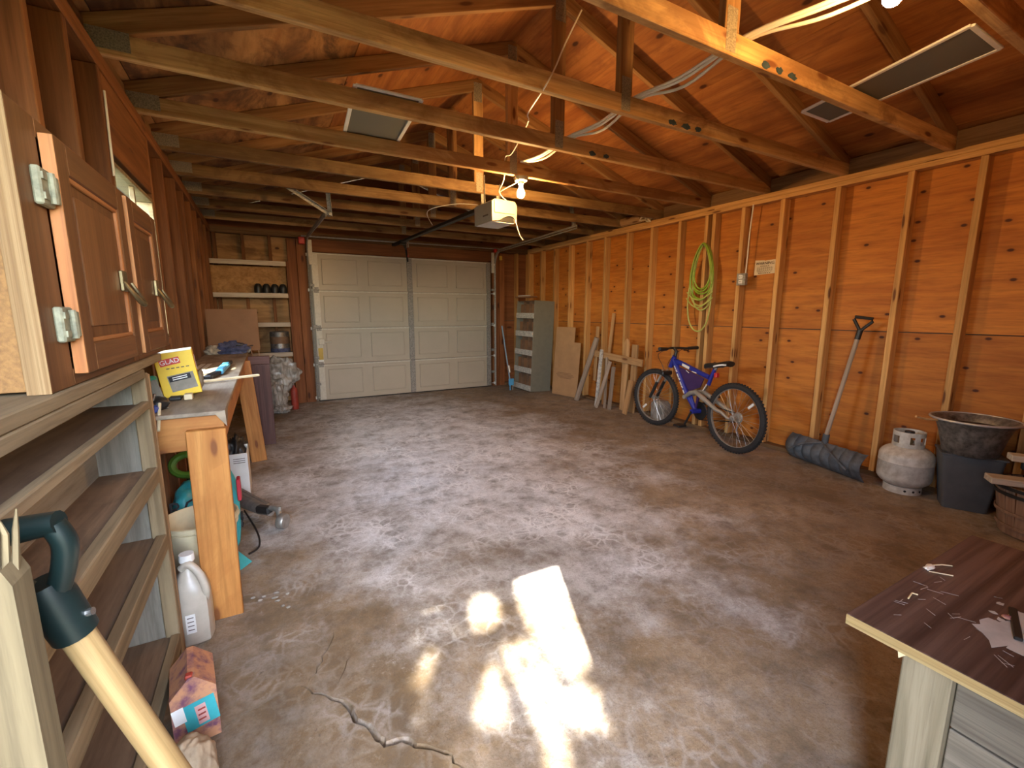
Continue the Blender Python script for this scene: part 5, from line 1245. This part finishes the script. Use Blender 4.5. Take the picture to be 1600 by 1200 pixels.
tube('screw', [(-0.145, 4.88, 0.93), (-0.115, 4.88, 0.775)], 0.006, 'chrome', cl_); tube('tommy_bar', [(-0.175, 4.88, 0.925), (-0.115, 4.88, 0.935)], 0.007, 'chrome', cl_)
tube('jaw', [(-0.16, 4.88, 0.872), (-0.14, 4.88, 0.90)], 0.012, 'galv_dull', cl_)
tag(beam('brown_panel', (-0.275, 5.10, 0.868), (-0.275, 5.135, 1.275), 0.43, 0.010, 'cardboard_dark', None, (0, 1, 0)), 'large plain brown panel standing upright on the far bench end', 'panel')

# under and beside the bench
dpn = thing('dark_grooved_board', 'dark reddish grooved board standing against the bench front', 'board', (-0.07, 4.7, 0))
beam('board', (-0.075, 4.70, 0.0), (-0.075, 4.73, 0.765), 0.165, 0.020, 'dark_panel', dpn, (0, 1, 0))
for x in (-0.13, -0.09, -0.045): beam('groove_strip', (x, 4.689, 0.02), (x, 4.719, 0.755), 0.028, 0.003, 'dark_panel', dpn, (0, 1, 0))
tag(bx('dark_block', (-0.163, 4.71, 0.768), (0.012, 4.76, 0.842), 'dark_panel', None, 0.004), 'dark reddish block resting on the grooved board below the brown panel', 'block')
bu = thing('plastic_bucket', 'open cream plastic bucket under the near end of the workbench', 'bucket', (-0.33, 2.30, 0))
T0 = Matrix.Translation((-0.325, 2.325, 0.002))
MB().lathe([(0.001, 0), (0.118, 0), (0.122, 0.004), (0.138, 0.29), (0.146, 0.292), (0.147, 0.312), (0.139, 0.314), (0.150, 0.318), (0.150, 0.34), (0.143, 0.342), (0.136, 0.33), (0.116, 0.01), (0.001, 0.008)], 40, T0).build('shell', 'bucket_cream', bu, None, True)
MB().lathe([(0.151, 0.320), (0.1535, 0.322), (0.1535, 0.326), (0.151, 0.328)], 40, T0).build('rim_bead', 'bucket_cream', bu, None, True)
jg = thing('plastic_jug', 'cloudy plastic jug with a moulded handle beside the shelving post', 'jug', (-0.31, 1.95, 0))
vs, fs = [], []; n = 24
prf = [(0.055, 0.001), (0.066, 0.012), (0.068, 0.14), (0.066, 0.19), (0.055, 0.235), (0.036, 0.272), (0.022, 0.295), (0.021, 0.325), (0.001, 0.325)]
for r_, z in prf:
    for k in range(n):
        a = 2 * math.pi * k / n; sq = 1.0 / max(abs(math.cos(a)), abs(math.sin(a))) ** 0.55 if z < 0.25 else 1.0
        vs.append((-0.328 + r_ * math.cos(a) * sq * 0.95, 1.950 + r_ * math.sin(a) * sq, z))
for i in range(len(prf) - 1):
    for k in range(n): fs.append((i * n + k, i * n + (k + 1) % n, (i + 1) * n + (k + 1) % n, (i + 1) * n + k))
fs.append(tuple(range(n)))
MB().add(vs, fs).build('body', 'jug', jg, None, True)
MB().tube(bez([(-0.346, 1.935, 0.30), (-0.320, 1.925, 0.315), (-0.290, 1.915, 0.275), (-0.274, 1.905, 0.21), (-0.280, 1.915, 0.17)], 5), 0.014, 10).build('handle', 'jug', jg, None, True)
MB().lathe([(0.001, 0.35), (0.024, 0.35), (0.025, 0.322), (0.001, 0.322)], 16, Matrix.Translation((-0.328, 1.95, 0))).build('cap', 'bright_white', jg)
MB().box((-0.328, 1.8815, 0.10), (0.03, 0.002, 0.075)).build('label', 'bright_white', jg)
for k in range(4): MB().box((-0.328, 1.880, 0.125 - 0.016 * k), (0.02, 0.001, 0.003)).build('label_print', 'ink', jg)

def bag(nm, label, c, rad, mat, seed):
    B_ = thing(nm, label, 'bag', (c[0], c[1], c[2] - rad[2]))
    blob('sack', c, rad, mat, B_, 0.22, 5, seed, 4, -0.92)
    return B_
b1 = bag('soil_bag', 'turquoise bag with black lettering slumped behind the cream bucket', (-0.405, 2.72, 0.19), (0.085, 0.15, 0.19), 'teal_bag', 11)
text('lettering', 'PRO', 0.10, 'ink_black', facing((-0.435, 2.572, 0.295), (1, 0.15, 0.02), (-0.05, 0.45, 0.9)), b1, 0.004)
blob('red_panel', (-0.325, 2.70, 0.275), (0.03, 0.10, 0.06), 'red_bag', b1, 0.2, 4, 5, 3)
b2 = thing('fertilizer_bag', 'tall turquoise and red bag standing just behind the bench leg', 'bag', (-0.235, 2.47, 0))
blob('sack', (-0.262, 2.545, 0.26), (0.082, 0.06, 0.27), 'teal_bag', b2, 0.10, 4, 13, 4, -0.95)
MB().box((-0.176, 2.485, 0.385), (0.016, 0.06, 0.11), 0.004).build('red_panel', 'red_bag', b2)
text('lettering', 'OU', 0.060, 'ink_black', facing((-0.177, 2.49, 0.22), (0, 0.25, -1), (0.1, 1, 0.25)), b2, 0.003)
MB().add([(-0.21, 2.37, 0.003), (-0.15, 2.45, 0.003), (-0.20, 2.50, 0.02), (-0.24, 2.42, 0.05), (-0.215, 2.45, 0.09)], [(0, 1, 2), (0, 2, 3), (0, 1, 4), (1, 2, 4), (2, 3, 4), (3, 0, 4)]).build('bag_corner', 'teal_bag', b2)
wbx = thing('white_carton', 'open white carton of dark scrap under the middle of the bench', 'box', (-0.24, 3.5, 0))
for (lo, hi) in (((-0.33, 3.42, 0.002), (-0.175, 3.426, 0.30)), ((-0.33, 3.66, 0.002), (-0.175, 3.666, 0.30)), ((-0.181, 3.4265, 0.002), (-0.175, 3.6595, 0.30)), ((-0.33, 3.4265, 0.002), (-0.324, 3.6595, 0.30))): bx('carton_wall', lo, hi, 'bright_white', wbx, 0.001)
blob('dark_scrap', (-0.25, 3.54, 0.27), (0.06, 0.10, 0.12), 'black_plastic', wbx, 0.4, 6, 3, 4)
for k in range(3): MB().box((-0.225, 3.4192, 0.265 - 0.014 * k), (0.07, 0.001, 0.004)).build('print_line', 'ink', wbx)
gt = thing('green_trimmer', 'green plastic garden tool handle under the bench near the wall', 'tool', (-0.44, 2.98, 0.3))
MB().tube([(-0.44 + 0.075 * math.cos(a), 2.98 + 0.02 * math.sin(a), 0.40 + 0.055 * math.sin(a)) for a in [2 * math.pi * k / 20 for k in range(20)]], 0.020, 8, True).build('handle_loop', 'green_plastic', gt, None, True)
tube('pole', [(-0.44, 2.98, 0.36), (-0.47, 3.0, 0.02)], 0.014, 'black_plastic', gt)
# silver power tool on the floor
pt = thing('power_tool', 'silver and black power tool lying on the floor by the bench leg', 'tool', (-0.10, 2.9, 0))
tube('body', [(-0.20, 3.10, 0.075), (-0.11, 2.96, 0.07), (-0.055, 2.87, 0.075)], [0.035, 0.034, 0.026], 'galv', pt, 14)
beam('rail', (-0.25, 3.20, 0.135), (-0.10, 2.98, 0.085), 0.02, 0.015, 'galv', pt); beam('rail', (-0.22, 3.22, 0.12), (-0.07, 3.0, 0.07), 0.02, 0.015, 'galv', pt)
beam('grip', (-0.125, 2.93, 0.085), (-0.055, 2.86, 0.088), 0.045, 0.045, 'black_plastic', pt, (0, 0, 1), 0.010)
MB().box((0, 0, 0), (0.042, 0.002, 0.014), 0, frame((-0.115, 2.897, 0.085), (-0.07, 2.85, 0.085), (0, 0, 1))[0]).build('maker_plate', 'bright_white', pt)
tube('neck', bez([(-0.055, 2.86, 0.105), (-0.02, 2.82, 0.10), (-0.012, 2.785, 0.065)], 4), 0.016, 'galv', pt, 10)
MB().lathe([(0.001, -0.02), (0.042, -0.02), (0.045, -0.012), (0.045, 0.012), (0.040, 0.02), (0.001, 0.02)], 24, Matrix.Translation((0.002, 2.765, 0.047)) @ Matrix.Rotation(math.radians(90), 4, 'X') @ Matrix.Rotation(math.radians(55), 4, 'Y')).build('disc_guard', 'galv', pt, None, True)
tube('guard_bolt', [(-0.01, 2.80, 0.10), (-0.008, 2.80, 0.125)], 0.008, 'galv_dull', pt)
tube('power_lead', bez([(-0.20, 3.05, 0.04), (-0.13, 2.75, 0.02), (-0.12, 2.58, 0.012), (-0.165, 2.52, 0.012)], 6), 0.005, 'black_plastic', pt, 6)

# carton and sack at the foot of the shelving
ct = thing('picture_carton', 'colourful printed carton with turquoise panel on the floor by the shelves', 'carton', (-0.30, 1.45, 0))
CM = Matrix.Translation((-0.274, 1.495, 0.002)) @ Matrix.Rotation(math.radians(8), 4, 'Z') @ Matrix.Rotation(math.radians(0), 4, 'X')
MB().prism([(-0.055, 0), (0.055, 0), (0.055, 0.165), (0.008, 0.215), (-0.008, 0.215), (-0.055, 0.165)], -0.075, 0.075, CM @ Matrix(((1, 0, 0, 0), (0, 0, 1, 0), (0, 1, 0, 0), (0, 0, 0, 1)))).build('carton', 'carton_pic', ct)
fM = CM @ facing((0, -0.0758, 0), (1, 0, 0), (0, 0, 1))
plate('turquoise_panel', fM, 0.012, 0.095, 0.080, 0.085, 'teal_bag', ct, 0.12); plate('white_panel', fM, -0.038, 0.11, 0.028, 0.05, 'bright_white', ct, 0.12, 0.001)
plate('pink_panel', fM, 0.015, 0.092, 0.026, 0.062, 'pink', ct, 0.12, 0.001)
for k in range(3): plate('print_line', fM, 0.015, 0.108 - 0.016 * k, 0.018, 0.005, 'red_dull', ct, 0.12, 0.002)
bx('red_tip', (-0.280, 1.425, 0.208), (-0.262, 1.445, 0.222), 'red_dull', ct, 0.003)
tag(blob('round_sack', (-0.252, 1.235, 0.085), (0.055, 0.075, 0.092), 'sack', None, 0.10, 8, 21, 5, -0.95), 'rounded lumpy grey brown sack on the floor beside the spade', 'sack')

# ------------------------------------------------------------------ shelves in the front left corner
fs_ = thing('corner_shelves', 'rough wooden shelves in the far left corner beside the white door', 'shelves', (-0.13, 6.5, 0))
bx('upright', (-0.580, 6.46, 0.0), (-0.555, 6.60, 1.88), 'weathered_grey', fs_); bx('upright', (0.292, 6.46, 0.0), (0.317, 6.60, 1.88), 'jamb', fs_)
for z in (1.845, 1.45, 1.085, 0.70):
    bx('shelf_front', (-0.553, 6.455, z - 0.028), (0.29, 6.477, z + 0.028), 'white_lath', fs_)
    bx('shelf', (-0.553, 6.478, z + 0.008), (0.29, 6.655, z + 0.026), 'weathered', fs_)
bx('back_panel', (-0.553, 6.645, 1.485), (0.29, 6.654, 1.815), 'chip_panel', fs_, 0.001)
for k in range(4):
    x = -0.04 + 0.093 * k
    P_ = tag(MB().lathe([(0.001, 0.12), (0.020, 0.12), (0.034, 0.108), (0.044, 0.08), (0.047, 0.05), (0.044, 0.0), (0.001, 0.0)], 20, Matrix.Translation((x, 6.56, 1.478))).build('black_pot', 'black_plastic', None, None, True), ['leftmost', 'second from left', 'third from left', 'rightmost'][k] + ' of the four round black pots on the corner shelf', 'pot', 'black pots on the corner shelf')
pl = thing('round_tin', 'shiny round tin with dark bands on the lowest corner shelf', 'tin', (0.15, 6.57, 0.73))
T0 = Matrix.Translation((0.155, 6.585, 0.728))
MB().lathe([(0.001, 0.0), (0.112, 0.0), (0.112, 0.255), (0.106, 0.265), (0.001, 0.265)], 32, T0).build('body', 'tub_metal', pl, None, True)
MB().lathe([(0.113, 0.0), (0.1145, 0.0), (0.1145, 0.05), (0.113, 0.05)], 32, T0).build('dark_band', 'rag_blue', pl, None, True)
MB().lathe([(0.113, 0.11), (0.1145, 0.11), (0.1145, 0.20), (0.113, 0.20)], 32, T0).build('paper_band', 'slot_brown', pl, None, True)
pf = thing('plastic_sheeting', 'crumpled clear plastic sheeting stuffed below the corner shelves', 'plastic', (0.13, 6.25, 0))
blob('upper_fold', (0.13, 6.30, 0.47), (0.20, 0.10, 0.20), 'film', pf, 0.42, 4.5, 31, 5)
blob('lower_fold', (0.06, 6.22, 0.20), (0.12, 0.10, 0.22), 'film', pf, 0.42, 4.5, 32, 5, -0.9)
blob('floor_fold', (0.10, 6.15, 0.05), (0.11, 0.12, 0.055), 'film', pf, 0.4, 8, 33, 4, -0.85)
tag(MB().lathe([(0.001, 0), (0.040, 0), (0.043, 0.01), (0.043, 0.24), (0.036, 0.27), (0.018, 0.285), (0.014, 0.31), (0.001, 0.31)], 20, Matrix.Translation((0.262, 6.30, 0.002))).build('red_cylinder', 'red_dull', None, None, True), 'dull red cylinder standing on the floor beside the plastic sheeting', 'cylinder')
tag(tube('thin_cane', [(-0.085, 6.10, 0.004), (-0.09, 6.25, 0.65), (-0.10, 6.40, 1.05)], 0.006, 'straw', None, 6), 'thin pale cane leaning left of the plastic sheeting', 'cane')

# ------------------------------------------------------------------ dark desk at lower right
dk = thing('side_table', 'scratched dark brown tabletop on a grey wooden stand at lower right', 'table', (1.53, 0.20, 0))
bx('tabletop', (1.145, -0.10, 0.5245), (1.915, 0.447, 0.550), 'desk_dark', dk, 0.0015, 0)
bx('raw_edge', (1.1435, -0.0995, 0.5250), (1.1449, 0.4465, 0.5490), 'pine_edge', dk, 0.0003)['label'] = 'unpainted pine end of the board'
bx('post', (1.162, 0.262, 0.0), (1.20, 0.343, 0.5235), 'desk_post', dk); bx('post', (1.84, 0.262, 0.0), (1.878, 0.343, 0.5235), 'desk_post', dk)
bx('post', (1.162, -0.09, 0.0), (1.20, -0.01, 0.5235), 'desk_post', dk); bx('post', (1.84, -0.09, 0.0), (1.878, -0.01, 0.5235), 'desk_post', dk)
for k in range(4): bx('side_board', (1.186, -0.008, 0.02 + 0.125 * k), (1.198, 0.26, 0.14 + 0.125 * k), 'desk_panel', dk, 0.002)
for k in range(4): bx('side_board', (1.842, -0.008, 0.02 + 0.125 * k), (1.854, 0.26, 0.14 + 0.125 * k), 'desk_panel', dk, 0.002)
bx('back_board', (1.2005, 0.30, 0.30), (1.8395, 0.318, 0.5235), 'desk_panel', dk)
MB().prism([(0, 0), (0.022, 0), (0.004, -0.022)], -0.004, 0.004, facing((1.163, 0.352, 0.523), (0, -1, 0), (0, 0, 1))).build('chip_of_wood', 'glad_top', dk)
rr_ = random.Random(12)
poly = [(1.375 + 0.085 * math.cos(a) * rr_.uniform(.55, 1.1), 0.243 + 0.05 * math.sin(a) * rr_.uniform(.5, 1.1)) for a in [2 * math.pi * k / 22 for k in range(22)]]
MB().prism(poly, 0.5502, 0.5508, None).build('peeled_patch', 'peeled', dk)
for k in range(5):
    c = (1.43 + 0.02 * k, 0.268 + rr_.uniform(-.02, .02)); pl_ = [(c[0] + 0.012 * math.cos(a) * rr_.uniform(.4, 1), c[1] + 0.010 * math.sin(a) * rr_.uniform(.4, 1)) for a in [2 * math.pi * q / 8 for q in range(8)]]
    MB().prism(pl_, 0.5502, 0.5507, None).build('paint_fleck', 'peeled', dk)
for k in range(38):
    c = Vector((1.19 + 0.38 * rr_.random(), 0.17 + 0.25 * rr_.random(), 0.5503)); a = rr_.uniform(0, 3.1); L_ = rr_.uniform(0.012, 0.035)
    MB().box((0, 0, 0), (L_, 0.0009, 0.0003), 0, Matrix.Translation(c) @ Matrix.Rotation(a, 4, 'Z')).build('scratch', 'peeled', dk)
ltc = thing('metal_latch', 'black and grey metal latch lying on the peeled patch of the dark tabletop', 'latch', (1.42, 0.21, 0.551))
beam('bar', (1.365, 0.222, 0.555), (1.50, 0.262, 0.555), 0.014, 0.008, 'black_steel', ltc); beam('plate', (1.38, 0.20, 0.554), (1.50, 0.232, 0.554), 0.045, 0.004, 'peeled', ltc)
tag(blob('orange_chip', (1.445, 0.258, 0.5555), (0.010, 0.008, 0.004), 'carton_pic', None, 0.3, 4, 2, 2, -0.9), 'tiny orange chip beside the latch on the dark tabletop', 'chip')
for k, (pts, lbl) in enumerate(((((1.56, 0.44, 0.5525), (1.60, 0.42, 0.554), (1.62, 0.405, 0.5525)), 'longer pale straw at the far edge of the dark tabletop'), (((1.335, 0.40, 0.5525), (1.37, 0.405, 0.553), (1.375, 0.395, 0.5525)), 'hooked pale straw in the middle of the dark tabletop'), (((1.53, 0.425, 0.5525), (1.545, 0.405, 0.5525), (1.56, 0.385, 0.5525)), 'short pale straw crossing the longer one on the dark tabletop'))):
    tag(tube('straw', pts, 0.0017, 'straw', None, 5), lbl, 'straw')
tag(blob('feather', (1.555, 0.432, 0.554), (0.022, 0.008, 0.003), 'bright_white', None, 0.5, 6, 9, 3, -0.9), 'white fluff at the far edge of the dark tabletop', 'fluff')
# crumbs of broken concrete by the bench leg
for k in range(9):
    a = k / 9
    tag(blob('concrete_chip', (-0.17 + 0.06 * rr_.random() + 0.02 * k, 2.05 + 0.10 * rr_.random() - 0.01 * k, 0.004), (0.008 + 0.006 * rr_.random(), 0.007, 0.005), 'stone', None, 0.4, 5, 40 + k, 2, -0.8), 'small loose concrete chip on the floor by the near bench leg', 'chip', 'concrete chips by the bench leg')

# ------------------------------------------------------------------ outside: ground and an unseen tree, its leaf gaps shaped to dapple the sun
gr = MB().box((1.7, 3.0, -0.06), (60, 60, 0.02)).build('ground_outside', 'grass'); gr['kind'] = 'structure'

LIT = [[(0.968, 1.737), (1.229, 1.779), (0.951, 1.109), (0.858, 1.075), (0.819, 1.096), (0.812, 1.227), (0.832, 1.392), (0.887, 1.573)],
       [(0.781, 1.5), (0.731, 1.442), (0.677, 1.429), (0.641, 1.464), (0.637, 1.533), (0.669, 1.609), (0.727, 1.656), (0.781, 1.645), (0.802, 1.581)],
       [(0.852, 0.943), (0.804, 0.91), (0.753, 0.908), (0.719, 0.937), (0.717, 0.985), (0.75, 1.032), (0.806, 1.055), (0.856, 1.041), (0.874, 0.995)],
       [(0.616, 1.3), (0.629, 1.259), (0.602, 1.136), (0.565, 1.037), (0.533, 1.035), (0.51, 1.055), (0.473, 1.068), (0.485, 1.119), (0.548, 1.194)],
       [(0.711, 1.357), (0.724, 1.312), (0.71, 1.15), (0.696, 1.003), (0.692, 0.919), (0.648, 0.836), (0.59, 0.757), (0.50, 0.60), (0.46, 0.62), (0.555, 0.776), (0.592, 0.867), (0.636, 0.973), (0.651, 1.094), (0.662, 1.224)]]
DIM = [[(0.397, 1.421), (0.474, 1.431), (0.413, 1.345), (0.365, 1.281), (0.354, 1.316)], [(0.465, 1.78), (0.704, 1.811), (0.622, 1.719), (0.465, 1.683)],
       [(0.828, 1.79), (1.021, 1.818), (0.946, 1.678), (0.857, 1.744)], [(0.74, 1.341), (0.804, 1.306), (0.787, 1.108), (0.766, 1.004), (0.721, 0.976), (0.706, 1.064)]]
def inside(p, poly):
    c = False; n = len(poly)
    for i in range(n):
        (x0, y0), (x1, y1) = poly[i], poly[i - 1]
        if (y0 > p[1]) != (y1 > p[1]) and p[0] < (x1 - x0) * (p[1] - y0) / (y1 - y0) + x0: c = not c
    return c
tree = thing('garden_tree', 'leafy garden tree standing outside the open doorway behind the camera', 'tree', (-2.6, -5.3, -0.05))
rt = random.Random(5); leaf = MB()
u1 = SD.cross(Vector((0, 0, 1))).normalized(); u2 = SD.cross(u1)
def put_leaf(p, size):
    nrm = (-SD + Vector((rt.gauss(0, .45), rt.gauss(0, .45), rt.gauss(0, .45)))).normalized()
    a = nrm.cross(Vector((rt.gauss(0, 1), rt.gauss(0, 1), rt.gauss(0, 1)))).normalized(); b_ = nrm.cross(a)
    leaf.add([p - a * size, p + b_ * size * 0.55 - a * size * .2, p + b_ * size * .5 + a * size * .35, p + a * size, p - b_ * size * .5 + a * size * .35, p - b_ * size * 0.55 - a * size * .2], [(0, 1, 2, 3, 4, 5)])
for k in range(34000):  # leaves set along sun rays, also in place of a standing person's shadow
    q = (rt.uniform(-0.95, 1.65), rt.uniform(-0.75, 2.35))
    if q[0] - 0.424 * q[1] < -0.75 or q[0] - 0.424 * q[1] > 0.75: continue
    if any(inside(q, p) for p in LIT): continue
    if any(inside(q, p) for p in DIM) and rt.random() < 0.95: continue
    put_leaf(Vector((q[0], q[1], 0)) - SD * rt.uniform(5.6, 8.2), rt.uniform(0.020, 0.030))
for k in range(9000):                        # leaves added to shade the sun at the window
    q = (rt.uniform(-0.6, 0.75), rt.uniform(2.6, 5.6))
    if (q[0] - 0.02) ** 2 / 0.05 + (q[1] - 4.20) ** 2 / 0.12 < 1.0: continue
    if noise.noise(Vector((q[0] * 4.5, q[1] * 4.5, 3.3))) > 0.22: continue
    put_leaf(Vector((q[0], q[1], 0)) - SD * rt.uniform(5.6, 8.6), rt.uniform(0.035, 0.05))
fo = leaf.build('added_foliage', 'leaf', tree); fo['kind'] = 'stuff'
cc_ = Vector((0.5, 0.8, 0)) - SD * 7.0
tube('trunk', bez([(-2.6, -5.3, -0.05), (-2.55, -5.25, 1.8), (-2.3, -5.0, 3.2), (cc_.x - .35, cc_.y - .3, cc_.z - .5)], 6), [0.17 - 0.007 * k for k in range(19)], 'bark', tree, 12)
for k in range(7):
    e = Vector((-0.25 + 0.2 * k - 0.4, 0.2 + 0.1 * (k % 3), 0)) - SD * (6.2 + 0.25 * k)
    tube('branch', bez([(-2.3, -5.0, 3.2), Vector((-2.3, -5.0, 3.2)).lerp(e, 0.5) + Vector((-0.1, 0, 0.2)), e], 4), [0.05 - 0.005 * j for j in range(9)], 'bark', tree, 6)

# unseen hedge added behind the doorway to cut low sky light
bm_ = bmesh.new(); bmesh.ops.create_cube(bm_, size=1.0); bmesh.ops.subdivide_edges(bm_, edges=bm_.edges[:], cuts=40, use_grid_fill=True)
for v_ in bm_.verts:
    p = Vector((v_.co.x * 13.0 + 0.5, v_.co.y * 0.9 - 4.6, (v_.co.z + 0.5) * 1.5 - 0.06))
    n_ = noise.noise(p * 2.2) * 0.10 + noise.noise(p * 6.0) * 0.06
    v_.co = p + Vector((n_ * .4, n_ * (1 if v_.co.y > 0 else -1), n_ if v_.co.z > 0 else 0))
me = bpy.data.meshes.new('hedge'); bm_.to_mesh(me); bm_.free(); me.materials.append(MATS['leaf'])  # mesh of the added unseen hedge
tag(place('added_hedge', me), 'unseen green hedge added behind the camera to cut doorway light', 'hedge')
